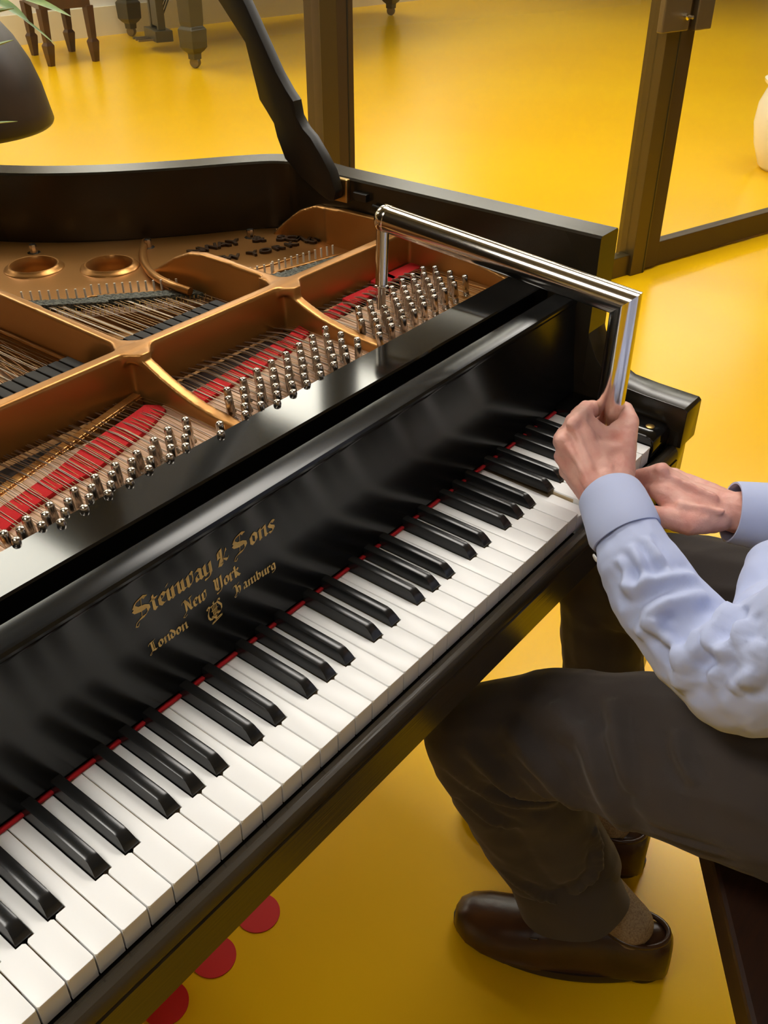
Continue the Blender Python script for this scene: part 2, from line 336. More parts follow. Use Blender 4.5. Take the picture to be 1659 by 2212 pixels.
for i in range(-16, 36):
    pts, x0, x1 = key_poly(i)
    bm = bmnew(); prism(bm, pts, -0.0022, 0.0, 'z')
    bmesh.ops.recalc_face_normals(bm, faces=bm.faces)
    es = [e for e in bm.edges if all(v.co.z > -0.0001 for v in e.verts)]
    bmesh.ops.bevel(bm, geom=es, offset=0.00045, segments=2, affect='EDGES', profile=0.5)
    box(bm, x0 + 0.0001, x1 - 0.0001, 0.0009, 0.020, -0.024, -0.0020)
    k = fin(bm, 'white_key', IVORY, piano, 30)
    bm = bmnew(); lo = max(p[0] for p in pts if p[1] > 0.1 and p[0] < (x0 + x1) / 2); hi = min(p[0] for p in pts if p[1] > 0.1 and p[0] > (x0 + x1) / 2)
    box(bm, x0 + 0.0004, x1 - 0.0004, 0.003, 0.0470, -0.022, -0.0023); box(bm, lo + 0.0002, hi - 0.0002, 0.047, KL, -0.022, -0.0023); fin(bm, 'key_stick', KEYWOOD, k)
    if i == 28:                      # held down by the tuner's finger
        k.rotation_euler.x = math.radians(1.6); k.location.z -= 0.0066; k['label'] = 'white key held down by a fingertip'
bw = []
for i in range(-15, 36):
    if not has_black(i): continue
    c = i * P + BK[i % 7]
    b0, b1, t0 = BW / 2, BW / 2, 0.0049
    y0, yt = 0.0490, 0.0560
    sec = lambda y, z, hb, ht: [Vector((c - hb, y, 0.0004)), Vector((c + hb, y, 0.0004)), Vector((c + ht, y, z)), Vector((c + ht * 0.6, y, z + 0.0006)), Vector((c - ht * 0.6, y, z + 0.0006)), Vector((c - ht, y, z))]
    bm = bmnew()
    R = loft(bm, [[Vector((c - b0, 0.0486, 0.0002)), Vector((c + b0, 0.0486, 0.0002)), Vector((c + b0 * .98, 0.0490, 0.0012)), Vector((c + b0 * .6, 0.0490, 0.0014)), Vector((c - b0 * .6, 0.0490, 0.0014)), Vector((c - b0 * .98, 0.0490, 0.0012))],
                  [Vector((c - b0, 0.0525, 0.0002)), Vector((c + b0, 0.0525, 0.0002)), Vector((c + 0.0058, 0.0525, 0.0055)), Vector((c + 0.004, 0.0525, 0.0059)), Vector((c - 0.004, 0.0525, 0.0059)), Vector((c - 0.0058, 0.0525, 0.0055))],
                  [Vector((c - b0, 0.0575, 0.0002)), Vector((c + b0, 0.0575, 0.0002)), Vector((c + 0.0050, 0.0575, 0.0098)), Vector((c + 0.0034, 0.0575, 0.0103)), Vector((c - 0.0034, 0.0575, 0.0103)), Vector((c - 0.0050, 0.0575, 0.0098))],
                  [Vector((c - b0, 0.0625, 0.0002)), Vector((c + b0, 0.0625, 0.0002)), Vector((c + t0, 0.0625, 0.0112)), Vector((c + t0 * .7, 0.0625, 0.0118)), Vector((c - t0 * .7, 0.0625, 0.0118)), Vector((c - t0, 0.0625, 0.0112))],
                  [Vector((c - b0, KL, 0.0002)), Vector((c + b0, KL, 0.0002)), Vector((c + t0, KL, 0.0118)), Vector((c + t0 * .7, KL, 0.0124)), Vector((c - t0 * .7, KL, 0.0124)), Vector((c - t0, KL, 0.0118))]])
    kb = fin(bm, 'black_key', EBONY, piano, 40)

# ---- gold lettering on the fallboard: broad-nib strokes
def blackletter():
    G = {}
    def mi(x, h=1.0, b=0.0): return [(x - .13, h - .17), (x, h - .02), (x, b + .14), (x + .13, b + .02)]
    def st(x): return [(x - .13, .83), (x, .98), (x, .05)]
    def hd(x): return [(x - .20, .80, .6), (x, 1.02, .8), (x, .14), (x + .12, .02)]
    G['n'] = (.80, [st(.0), [(-.05, .10), (.05, .0)], hd(.48), [(.06, .76, .5), (.44, 1.0, .6)]])
    G['m'] = (1.24, [st(.0), [(-.05, .10), (.05, .0)], hd(.46), [(.06, .76, .5), (.42, 1.0, .6)], hd(.92), [(.52, .76, .5), (.88, 1.0, .6)]])
    G['i'] = (.36, [mi(.0), [(-.02, 1.32), (.06, 1.42)]])
    G['u'] = (.80, [mi(.0), [(.10, .05, .4), (.40, .20, .4)], mi(.46)])
    G['r'] = (.62, [st(.0) + [(.13, .02)], [(.03, .80, .3), (.28, .98, .4)], [(.26, .98), (.42, .82)]])
    G['o'] = (.72, [[(.18, 1.0, .6), (-.04, .78), (-.04, .22), (.16, .02)], [(.18, .98), (.42, .78), (.42, .24), (.16, .02, .6)]])
    G['e'] = (.62, [[(.2, 1.0, .6), (-.04, .78), (-.04, .22), (.16, .02), (.38, .12, .4)], [(.18, .98), (.38, .82), (.30, .62, .5), (.02, .46, .3)]])
    G['a'] = (.74, [[(.0, .86), (.14, 1.0), (.36, .86), (.36, .14), (.5, .0)], [(.34, .66, .3), (-.02, .40, .5), (.02, .10), (.12, .02), (.34, .18, .3)]])
    G['t'] = (.50, [[(.0, 1.30, .7), (.0, .14), (.14, .0)], [(-.18, .96), (.26, .96)]])
    G['w'] = (1.10, [mi(.0), [(.08, .03, .5), (.38, .18, .5)], mi(.44), [(.52, .02, .5), (.80, .30, .4), (.86, .62, .4)], [(.72, 1.14), (.84, .98)], [(.84, .98, .4), (.84, .40, .3)]])
    G['y'] = (.80, [mi(.0), [(.10, .05, .4), (.40, .20, .4)], [(.34, .84), (.46, .98), (.46, -.02), (.30, -.24)], [(.40, -.20), (.02, -.36), (-.10, -.28, .4)]])
    G['d'] = (.72, [[(.18, .92, .6), (-.04, .74), (-.04, .22), (.16, .02)], [(-.05, 1.34), (.24, 1.05), (.44, .72), (.42, .24), (.16, .02, .6)]])
    G['b'] = (.76, [[(-.04, 1.40), (.0, 1.28), (.0, .2), (.18, .02)], [(.03, .80, .3), (.24, .98), (.44, .80), (.44, .24), (.18, .02, .6)]])
    G['g'] = (.78, [[(.2, 1.0, .6), (-.04, .78), (-.04, .26), (.14, .06), (.40, .24, .4)], [(.2, .98), (.42, .86), (.44, -.06), (.28, -.28)], [(.38, -.22), (.02, -.36), (-.08, -.28, .4)]])
    G['h'] = (.78, [[(-.04, 1.40), (.0, 1.28), (.0, .14), (.13, .02)], [(.03, .80, .3), (.28, .98), (.46, .80), (.46, .1), (.34, -.16, .5)]])
    G['k'] = (.74, [[(-.04, 1.40), (.0, 1.28), (.0, .14), (.13, .02)], [(.03, .72, .3), (.28, 1.0), (.40, .84), (.06, .56, .4)], [(.10, .58), (.40, .14), (.54, .02)]])
    G['s'] = (.60, [[(.44, .90, .5), (.2, 1.0), (-.02, .82), (.06, .62), (.36, .40), (.38, .2), (.16, .0), (-.08, .14, .4)], [(.30, 1.0), (.46, .86)]])
    G['S'] = (1.42, [[(1.06, 1.62, .4), (.70, 1.72), (.20, 1.56), (.02, 1.26), (.22, 1.02), (.70, .88), (1.0, .66), (1.02, .36), (.70, .06), (.30, .02), (.0, -.16, .5), (-.12, -.42, .3), (.04, -.52, .3), (.16, -.30, .3)],
                     [(-.06, 1.02, .8), (.10, .80), (.55, .66), (.86, .62, .6)], [(.62, 1.62, .2), (.44, .16, .2)], [(.74, 1.70, .2), (.92, 1.56)]])
    G['&'] = (1.22, [[(.08, 1.30), (.34, 1.40)], [(.02, .72), (.30, .80)], [(.08, 1.30), (.04, .72)], [(.36, 1.44), (.34, .80), (.30, .20)], [(.0, .10), (.36, .0)], [(.02, .06), (.24, .62, .8)], [(.34, .02, .3), (.88, 1.30, .3), (.82, 1.02)], [(.50, .50, .3), (.90, .22), (1.06, .46, .4)]])
    G['N'] = (1.34, [[(-.1, 1.18, .3), (.0, 1.40, .4), (.26, 1.50), (.34, 1.20), (.34, .10), (.10, -.16), (-.20, -.38, .3), (.0, -.50, .3), (.32, -.30, .3)], [(.26, 1.46), (.60, .9), (.86, .12), (1.0, .02)], [(.90, 1.40, .4), (.90, .10, .4)], [(.80, 1.46), (1.10, 1.50)]])
    G['Y'] = (1.30, [[(-.04, 1.50, .6), (.12, 1.36), (.12, .30), (.40, .02)], [(.34, 1.50, .4), (.40, 1.38), (.40, .2, .6)], [(.62, 1.36), (.84, 1.54), (.84, .06), (.60, -.26)], [(.40, .02), (.84, .26, .4)], [(.66, -.20), (.24, -.36), (.12, -.28, .4)]])
    G['L'] = (1.14, [[(-.10, 1.16, .4), (.02, 1.40), (.50, 1.46), (.84, 1.62, .4)], [(.30, 1.40), (.34, .20)], [(.56, 1.40, .4), (.60, .20, .4)], [(.04, .0), (.40, .16), (.78, .04), (.90, .16, .4)], [(.10, .02, .4), (-.16, -.22, .3), (-.04, -.34, .3), (.14, -.16, .3)]])
    G['H'] = (1.30, [[(-.16, 1.10, .3), (-.06, 1.36, .4), (.24, 1.40), (.32, 1.10), (.32, .16), (.06, .0)], [(.30, .02, .4), (-.14, -.26, .3), (-.02, -.46, .3), (.22, -.28, .3)], [(.36, 1.10, .4), (.60, 1.40), (.86, 1.56, .4)], [(.34, .86, .3), (.62, 1.0), (.86, .78), (.82, .16), (.60, -.16, .5)], [(.50, .86, .4), (.50, .1, .4)]])
    return G
GL = blackletter()
def nibbed(bm, strokes, ox, oz, sx, sz, nib, ang, surf):
    """sweep a broad nib along polylines"""
    for st in strokes:
        for a, b in zip(st, st[1:]):
            wa = a[2] if len(a) > 2 else 1.0; wb = b[2] if len(b) > 2 else 1.0
            if len(a) > 2 and len(b) == 2: wa = max(wa, .3)
            pts = []
            for p, wd in ((a, wa), (b, wb)):
                dx = math.cos(ang) * nib * wd / 2; dz = math.sin(ang) * nib * wd / 2
                pts += [(p[0] - dx, p[1] - dz), (p[0] + dx, p[1] + dz)]
            pts = [pts[0], pts[1], pts[3], pts[2]]
            hair = nib * 0.16                       # thin body so that strokes along the nib stay visible
            d = Vector((b[0] - a[0], b[1] - a[1])); n = Vector((-d.y, d.x)).normalized() * hair / 2 if d.length > 0 else Vector((0, 0))
            for q in (pts, [(a[0] - n.x, a[1] - n.y), (a[0] + n.x, a[1] + n.y), (b[0] + n.x, b[1] + n.y), (b[0] - n.x, b[1] - n.y)]):
                bm.faces.new([bm.verts.new(surf(ox + x * sx, oz + z * sz)) for x, z in q])
def fbsurf(x, z):     # front surface of the fallboard
    t = (z - 0.006) / 0.074
    y = 0.1395 + (0.1490 - 0.1405) * t + 0.001 * 0 if z < 0.08 else 0.1490 + (z - 0.08) / 0.056 * 0.0040
    if z < 0.08: y = 0.1405 + (0.1490 - 0.1405) * t
    return Vector((x, y - 0.0004, z))
def write(text, x0, z0, x1, z1, xh, name):
    """text between (x0,z0) and (x1,z1); xh = x-height"""
    tot = sum(GL[c][0] if c != ' ' else .7 for c in text); k = (x1 - x0) / (tot * xh) ; x = 0; bm = bmnew()
    for c in text:
        if c == ' ': x += .7; continue
        f = x / tot; nibbed(bm, GL[c][1], x0 + x * xh * k + 0.12 * xh, z0 + (z1 - z0) * f, xh * k if k < 1.25 else xh * 1.25, xh, .30, math.radians(38), fbsurf); x += GL[c][0]
    bmesh.ops.recalc_face_normals(bm, faces=bm.faces)
    for f in bm.faces:
        f.normal_update()
        if f.normal.y > 0: f.normal_flip()
    me = bpy.data.meshes.new(name); bm.to_mesh(me); bm.free(); return link(name, me, LETTER, fall)
write('Steinway', 0.1550, 0.0995, 0.2440, 0.0995, 0.0112, 'lettering')
write('&', 0.2490, 0.0995, 0.2635, 0.0995, 0.0112, 'lettering')
write('Sons', 0.2690, 0.0995, 0.3235, 0.0998, 0.0112, 'lettering')
write('New', 0.2030, 0.0768, 0.2320, 0.0768, 0.0082, 'lettering')
write('York', 0.2405, 0.0772, 0.2730, 0.0780, 0.0085, 'lettering')
write('London', 0.1615, 0.0618, 0.2055, 0.0614, 0.0066, 'lettering')
write('Hamburg', 0.2615, 0.0612, 0.3175, 0.0595, 0.0066, 'lettering')
lyre = [[(-.95, .70, .8), (-1.05, .92), (-.80, 1.05), (-.62, .86), (-.78, .60), (-1.0, .10), (-1.02, -.40), (-.80, -.78), (-.45, -.86), (-.35, -.62), (-.55, -.50, .8)],
        [(.95, 1.10, .8), (.90, 1.32), (.66, 1.30), (.55, 1.05), (.80, .72), (1.05, .30), (1.0, -.20), (.72, -.50), (.40, -.50), (.36, -.30), (.55, -.22, .8)],
        [(-.62, .86), (.0, .98), (.58, 1.05)], [(.0, 1.0), (.02, 1.28)], [(-.08, 1.3), (.10, 1.34)], [(-.6, -.62), (.0, -.40), (.6, -.36)], [(-.30, -.70), (.0, -1.0), (.35, -.62)],
        [(-.72, -1.42), (-.30, -1.28), (.0, -1.12), (.42, -1.02), (.86, -.98)], [(-.66, -1.52), (.90, -1.10)], [(.0, -.5), (.0, -1.2)],
        [(-.32, .86, .5), (-.24, -.40, .5)], [(-.10, .92, .5), (-.06, -.40, .5)], [(.12, .96, .5), (.10, -.40, .5)], [(.34, .98, .5), (.28, -.36, .5)], [(-.5, .2, .6), (.5, .36, .6)]]
bm = bmnew(); nibbed(bm, lyre, 0.2362, 0.0592, 0.0080, 0.0074, 0.26, math.radians(40), fbsurf)
for f in bm.faces:
    f.normal_update()
    if f.normal.y > 0: f.normal_flip()
me = bpy.data.meshes.new('lyre_emblem'); bm.to_mesh(me); bm.free(); link('lyre_emblem', me, LETTER, fall)

# ---- inside: soundboard, plank, iron plate
ZP = 0.128
bm = bmnew(); prism(bm, [(p.x, p.y) for p in offset(ic, 0.001) if p.y > 0.3] + [(-0.428, 0.26), (XI - 0.001, 0.26)], 0.094, 0.100, 'z'); fin(bm, 'soundboard', WOOD, piano)
bm = bmnew(); box(bm, -0.425, XI - 0.004, 0.2515, 0.372, 0.100, 0.131); plank = fin(bm, 'pin_plank', PLANK, piano)
bm = bmnew(); box(bm, -0.425, 0.42, 0.345, 0.43, 0.085, 0.108); box(bm, 0.42, XI - .004, 0.372, 0.42, 0.095, 0.118); fin(bm, 'action_gap_shade', DARKIN, piano)  # dark boxes stand in for the shade below the strings

# struts, crossbar and treble wall of the plate, fused like one casting
bm = bmnew()
def strut(x, prof, hw, zb):
    """prof: (y, ztop) list"""
    top = [(y, z) for y, z in prof]; poly = top + [(prof[-1][0], zb), (prof[0][0], zb)]
    prism(bm, poly, x - hw, x + hw, 'x')
F1 = [(0.245, 0.141), (0.268, 0.1425), (0.298, 0.1440), (0.329, 0.1475), (0.36, 0.153), (0.382, 0.160), (0.408, 0.170), (0.432, 0.178), (0.46, 0.1805)]
box(bm, -0.428, 0.886, 0.4165, 0.4325, 0.122, 0.1815)
B1 = [(0.43, 0.1805), (0.47, 0.181), (0.53, 0.183), (0.575, 0.183), (0.60, 0.179), (0.63, 0.166), (0.66, 0.148), (0.69, 0.130)]
strut(0.632, F1, 0.0075, 0.118); strut(0.638, B1, 0.0065, 0.088)
F2 = [(0.245, 0.1405), (0.268, 0.1425), (0.296, 0.1440), (0.324, 0.148), (0.348, 0.154), (0.372, 0.162), (0.395, 0.172), (0.42, 0.1805), (0.45, 0.181)]
strut(0.392, F2, 0.0075, 0.118); strut(0.392, [(0.43, 0.1805), (0.66, 0.1835), (0.80, 0.180), (0.86, 0.150)], 0.0065, 0.088)
strut(0.10, F2, 0.0075, 0.118); strut(0.10, [(0.43, 0.1805), (0.80, 0.1835), (1.18, 0.180), (1.22, 0.150)], 0.0065, 0.088)
strut(-0.20, F2, 0.0075, 0.118); strut(-0.20, [(0.43, 0.1805), (0.90, 0.1835), (1.40, 0.180), (1.45, 0.14)], 0.0065, 0.088)
# gussets where struts cross the bar
for x in (0.632, 0.392, 0.10, -0.20):
    prism(bm, [(x - 0.020, 0.4165), (x + 0.022, 0.4165), (x + 0.006, 0.400), (x - 0.006, 0.400)], 0.170, 0.1805, 'z')
    prism(bm, [(x - 0.016, 0.4325), (x + 0.020, 0.4325), (x + 0.006, 0.450), (x - 0.006, 0.450)], 0.168, 0.1805, 'z')
# treble wall with its high shoulder
TW = [(0.25, 0.150), (0.29, 0.158), (0.35, 0.169), (0.42, 0.180), (0.48, 0.186), (0.54, 0.186), (0.575, 0.182)]
strut(0.889, TW, 0.006, 0.11)
def wallpath(pts, hw, zb):
    rings = []
    for i, (x, y, z) in enumerate(pts):
        a = Vector(pts[max(i - 1, 0)][:2]); b = Vector(pts[min(i + 1, len(pts) - 1)][:2]); t = (b - a).normalized(); n = Vector((-t.y, t.x)) * hw
        rings.append([Vector((x + n.x, y + n.y, zb)), Vector((x + n.x, y + n.y, z)), Vector((x - n.x, y - n.y, z)), Vector((x - n.x, y - n.y, zb))])
    loft(bm, rings)
wallpath([(0.889, 0.56, 0.184), (0.8925, 0.60, 0.180), (0.889, 0.630, 0.168), (0.883, 0.650, 0.152), (0.875, 0.664, 0.138), (0.867, 0.673, 0.126)], 0.006, 0.11)
# web, from the shoulder to the back, following the rim
webT = 0.010
# front edge runs along the hitch pins
web_front = [(-0.05, 1.45), (0.06, 1.30), (0.20, 1.10), (0.33, 0.93), (0.455, 0.748), (0.520, 0.690), (0.532, 0.690), (0.575, 0.652), (0.62, 0.614), (0.645, 0.606), (0.715, 0.566), (0.745, 0.553), (0.756, 0.556), (0.80, 0.545), (0.86, 0.532), (0.892, 0.525)]
rimin = [(p.x, p.y) for p in offset(oc, 0.049)]
rimin = [q for q in rimin if q[1] > 0.525 and not (q[0] < -0.1)]
rimin = [q for q in rimin if q[1] < 1.62]
outline = web_front + rimin
def curve_plate(name, outlines, z0, th, bev, m, parent):
    cu = bpy.data.curves.new(name, 'CURVE'); cu.dimensions = '2D'; cu.fill_mode = 'BOTH'; cu.extrude = th / 2 - bev; cu.bevel_depth = bev; cu.bevel_resolution = 2
    for ol in outlines:
        sp = cu.splines.new('POLY'); sp.points.add(len(ol) - 1); sp.use_cyclic_u = True
        for p, q in zip(sp.points, ol): p.co = (q[0], q[1], 0, 1)
    o = bpy.data.objects.new(name, cu); COL.objects.link(o)
    dg = bpy.context.evaluated_depsgraph_get(); me = bpy.data.meshes.new_from_object(o.evaluated_get(dg)); bpy.data.objects.remove(o); bpy.data.curves.remove(cu)
    for v in me.vertices: v.co.z += z0
    me.name = name
    return link(name, me, m, parent, 40)
HOLES = [(0.546, 0.836, 0.0345), (0.616, 0.754, 0.0345), (0.475, 0.925, 0.036), (0.39, 1.04, 0.037), (0.29, 1.17, 0.038)]
circ = lambda c, r, n=40: [(c[0] + r * math.cos(2 * math.pi * k / n), c[1] + r * math.sin(2 * math.pi * k / n)) for k in range(n)][::-1]
plate = organic(bm, 'iron_plate', GOLD, piano, 0.0022, 5)
web = curve_plate('plate_web', [outline] + [circ(h, h[2]) for h in HOLES], ZP - 0.007, 0.014, 0.002, GOLD, plate)
bm = bmnew()
for x, y, r in HOLES:     # raised rings round the holes, flared down through the web
    rings = []
    prf = [(r + .0085, ZP - .001), (r + .0065, ZP + .0022), (r + .0035, ZP + .0030), (r + .0005, ZP + .0062), (r - .0015, ZP + .0060), (r - .0035, ZP + .002), (r - .0045, ZP - .012), (r - .002, ZP - .020), (r + .0085, ZP - .020)]
    R = [[bm.verts.new((x + q * math.cos(2 * math.pi * k / 48), y + q * math.sin(2 * math.pi * k / 48), z)) for k in range(48)] for q, z in prf]
    for i in range(len(R)):
        A = R[i]; B = R[(i + 1) % len(R)]
        for k in range(48): bm.faces.new((A[k], A[(k + 1) % 48], B[(k + 1) % 48], B[k]))
fin(bm, 'hole_ring', GOLD, plate, 50)
# flowing raised ribs on the web
bm = bmnew(); tube(bm, cat([(0.7140, 0.7930, 0.1300), (0.6760, 0.7530, 0.1310), (0.6420, 0.7050, 0.1330), (0.6190, 0.6560, 0.1360), (0.6090, 0.6110, 0.1380), (0.6120, 0.5790, 0.1360)], 8), 0.0058, 8); fin(bm, 'plate_rib', GOLD, plate, 60)
bm = bmnew(); tube(bm, cat([(0.655, 0.625, ZP - .001), (0.70, 0.598, ZP), (0.75, 0.581, ZP), (0.80, 0.572, ZP), (0.845, 0.566, ZP)], 8), 0.0024, 8); fin(bm, 'plate_rib', GOLD, plate, 60)
bm = bmnew(); tube(bm, cat([(0.8740, 0.6710, 0.1300), (0.8940, 0.6560, 0.1310), (0.9050, 0.6290, 0.1320), (0.9040, 0.5920, 0.1320), (0.8940, 0.5460, 0.1310), (0.8850, 0.5120, 0.1310)], 8), 0.0042, 8); fin(bm, 'plate_rib', GOLD, plate, 60)
bm = bmnew(); tube(bm, [(0.382, 0.44, 0.135), (0.383, 0.66, 0.134), (0.383, 0.85, 0.131)], 0.003, 8); fin(bm, 'plate_rib', GOLD, plate, 60)

# narrow ledge the treble strings pass and the flange in front of the pins
bm = bmnew(); box(bm, 0.872, XI - 0.003, 0.2515, 0.42, 0.1280, 0.1335); prism(bm, [(0.70, .2515), (.873, .2515), (.873, .350), (.857, .338), (.80, .283), (.735, .262)], 0.128, 0.1318, 'z'); fin(bm, 'plate_ledge', GOLD, plate, bevel=0.001)
# raised letters
def plate_text(txt, pts, size, hide):
    """pts: three (x,y) points of a baseline arc"""
    a, b, c = [Vector(p) for p in pts]; n = len(txt); bm = bmnew()
    B = lambda t: a * ((1 - t) * (1 - 2 * t)) + b * (4 * t * (1 - t)) + c * (t * (2 * t - 1))
    for i, ch in enumerate(txt):
        if ch == ' ' or i < hide: continue
        t = i / (n - 1); p = B(t); d = (B(min(t + .02, 1)) - B(max(t - .02, 0))).normalized(); ang = math.atan2(d.y, d.x)
        cu = bpy.data.curves.new('t', 'FONT'); cu.body = ch; cu.size = size; cu.align_x = 'CENTER'; cu.extrude = 0.0022; cu.offset = 0.0004; cu.bevel_depth = 0.0004; cu.resolution_u = 4
        o = bpy.data.objects.new('t', cu); COL.objects.link(o); dg = bpy.context.evaluated_depsgraph_get(); me = bpy.data.meshes.new_from_object(o.evaluated_get(dg))
        bpy.data.objects.remove(o); bpy.data.curves.remove(cu)
        me.transform(Matrix.Translation((p.x, p.y, ZP + 0.0014)) @ Matrix.Rotation(ang, 4, 'Z') @ Matrix.Diagonal((1.15, 1, 1, 1))); bm.from_mesh(me); bpy.data.meshes.remove(me)
    me = bpy.data.meshes.new('raised_letters'); bm.to_mesh(me); bm.free(); return link('raised_letters', me, GOLDD, plate, 40)
plate_text('STEINWAY & SONS', [(0.6271, 0.6939), (0.7931, 0.6763), (0.869, 0.592)], 0.027, 4)
plate_text('NEW YORK', [(0.7219, 0.6515), (0.7696, 0.6242), (0.842, 0.604)], 0.021, 1)

# ---- tuning pins
PINS = [(0.839, 0.291), (0.84, 0.316), (0.825, 0.303), (0.811, 0.289), (0.785, 0.286), (0.842, 0.342), (0.827, 0.328), (0.812, 0.313), (0.798, 0.299), (0.759, 0.283), (0.829, 0.353), (0.813, 0.339), (0.8, 0.324), (0.785, 0.309), (0.772, 0.295), (0.731, 0.279), (0.746, 0.293), (0.759, 0.307), (0.774, 0.321), (0.787, 0.336), (0.801, 0.349), (0.777, 0.348), (0.76, 0.332), (0.747, 0.319), (0.733, 0.305), (0.72, 0.29), (0.706, 0.276), (0.681, 0.274), (0.695, 0.287), (0.708, 0.302), (0.72, 0.315), (0.732, 0.328), (0.748, 0.343), (0.706, 0.326), (0.693, 0.312), (0.681, 0.299), (0.668, 0.284), (0.655, 0.271), (0.642, 0.281), (0.655, 0.295), (0.668, 0.309), (0.681, 0.324), (0.695, 0.337), (0.671, 0.336), (0.657, 0.323), (0.643, 0.308), (0.626, 0.267), (0.6, 0.328), (0.585, 0.313), (0.572, 0.297), (0.559, 0.286), (0.548, 0.271), (0.534, 0.258), (0.507, 0.254), (0.52, 0.267), (0.532, 0.282), (0.547, 0.297), (0.559, 0.311), (0.572, 0.324), (0.546, 0.321), (0.532, 0.306), (0.52, 0.293), (0.507, 0.279), (0.493, 0.265), (0.482, 0.251), (0.457, 0.248), (0.47, 0.262), (0.48, 0.276), (0.494, 0.289), (0.508, 0.304), (0.52, 0.317), (0.494, 0.315), (0.481, 0.299), (0.468, 0.287), (0.456, 0.272), (0.444, 0.259), (0.431, 0.246), (0.417, 0.256), (0.431, 0.27), (0.444, 0.283), (0.456, 0.296), (0.469, 0.313), (0.444, 0.309), (0.429, 0.294), (0.418, 0.28), (0.405, 0.267), (0.393, 0.254), (0.418, 0.306), (0.405, 0.291), (0.599, 0.303), (0.585, 0.29), (0.573, 0.275), (0.559, 0.261), (0.599, 0.278), (0.586, 0.266), (0.347, 0.292), (0.336, 0.278), (0.324, 0.267), (0.313, 0.254), (0.323, 0.291), (0.312, 0.277), (0.302, 0.263), (0.29, 0.251), (0.301, 0.286), (0.289, 0.275), (0.276, 0.262), (0.264, 0.25), (0.275, 0.28), (0.263, 0.273), (0.252, 0.26), (0.239, 0.247), (0.249, 0.279), (0.237, 0.269), (0.226, 0.257), (0.215, 0.247), (0.224, 0.277), (0.212, 0.266), (0.201, 0.255), (0.187, 0.244), (0.199, 0.274), (0.185, 0.264), (0.174, 0.254), (0.162, 0.243), (0.171, 0.271), (0.16, 0.262), (0.149, 0.252), (0.146, 0.269), (0.134, 0.26), (0.122, 0.266), (0.123, 0.25), (0.362, 0.259), (0.35, 0.245)]
PT_Z = 0.160
bm = bmnew(); lathe(bm, [(0.0056, -0.0345), (0.0056, -0.0285), (0.0038, -0.0280), (0.0038, -0.020), (0.0041, -0.0195)], (0, 0, 0), 12)
sq = []
for r, z in ((0.0047, -0.0195), (0.0042, -0.003), (0.0036, -0.0008), (0.0018, 0.0)):
    sq.append([Vector((r * math.cos(math.pi / 4 * (k + .5)) * (1.0 if k % 2 else 1.0), r * math.sin(math.pi / 4 * (k + .5)), z)) for k in range(8)])
loft(bm, sq)
for k in range(3):   # coils of wire
    lathe(bm, [(0.0036, -0.0272 + k * .0014), (0.0045, -0.0266 + k * .0014), (0.0036, -0.0260 + k * .0014)], (0, 0, 0), 12)
me_pin = bpy.data.meshes.new('tuning_pin'); bmesh.ops.recalc_face_normals(bm, faces=bm.faces); bm.to_mesh(me_pin); bm.free(); me_pin.materials.append(NICKEL)
camxy = Vector((-0.19, -0.385, 0.63))
PINS.sort(key=lambda p: (Vector((p[0], p[1], PT_Z)) - camxy).length)
for p in me_pin.polygons: p.use_smooth = True
def tilt_pin(p):
    rr = random.Random(int(p[0] * 1e5)); return (math.radians(rr.uniform(-9, -5)), math.radians(rr.uniform(-2, 2)), rr.uniform(0, 1.5))
for p in PINS[:100]:
    o = bpy.data.objects.new('tuning_pin', me_pin); COL.objects.link(o); o.parent = plank
    o.location = (p[0], p[1], PT_Z); o.rotation_euler = tilt_pin(p)
bm = bmnew()
extra = [(0.095 - 0.026 * i - 0.012 * j, 0.268 - 0.0135 * j) for i in range(18) for j in range(2)]
for p in PINS[100:] + extra:
    me = me_pin.copy(); from mathutils import Euler
    me.transform(Matrix.Translation((p[0], p[1], PT_Z)) @ Euler(tilt_pin(p)).to_matrix().to_4x4()); bm.from_mesh(me); bpy.data.meshes.remove(me)
me = bpy.data.meshes.new('tuning_pin'); bm.to_mesh(me); bm.free(); o = link('tuning_pin', me, NICKEL, plank, 180); o['kind'] = 'stuff'; o['label'] = 'the farther tuning pins of the plank'

# ---- strings (nobody could count them)
bm = bmnew()
def wire(pts, r): tube(bm, pts, r, 5, False)
def sect_of(x): return 0 if x > 0.64 else (1 if x > 0.385 else 2)
hitch = lambda x: (0.752 - (x - 0.455) * 0.95 if x < 0.53 else (0.69 - (x - 0.53) * 0.86 if x < 0.64 else (0.605 - (x - 0.65) * 0.55 if x < 0.75 else 0.552 - (x - 0.75) * 0.20)))
for (x, y) in PINS + extra:
    zc = 0.1345
    xs = x + 0.0045
    felt_y = 0.372 if x > 0.385 else 0.345
    yb = hitch(xs) if xs > 0.45 else 0.752 + (0.455 - xs) * 1.45
    wire([(xs, y, zc - 0.0005), (xs + random.uniform(-.001, .001), 0.385 if x > .385 else 0.352, 0.1375), (xs, 0.43, 0.1290), (xs, yb, 0.1275)], 0.0005)
fin(bm, 'strings', STEEL, piano, 180); bpy.data.objects['strings']['kind'] = 'stuff'
bm = bmnew()
x = 0.10
while x < 0.885:           # close-set strings over the soundboard and at the felt
    yb = hitch(x) if x > 0.45 else 0.752 + (0.455 - x) * 1.45
    g = int((x - 0.10) / 0.0052)
    if g % 4 != 3 and not (0.626 < x < 0.645) and not (0.382 < x < 0.402):
        wire([(x, 0.256 if x > .8 else 0.262, 0.1322), (x, 0.352 if x < .385 else 0.385, 0.1372), (x, 0.425, 0.1285), (x - 0.004, yb - 0.012, 0.1285)], 0.00042)
    x += 0.0052 if True else 0
o = fin(bm, 'strings', STRING2, piano, 180); o['kind'] = 'stuff'
bm = bmnew(); x = -0.10
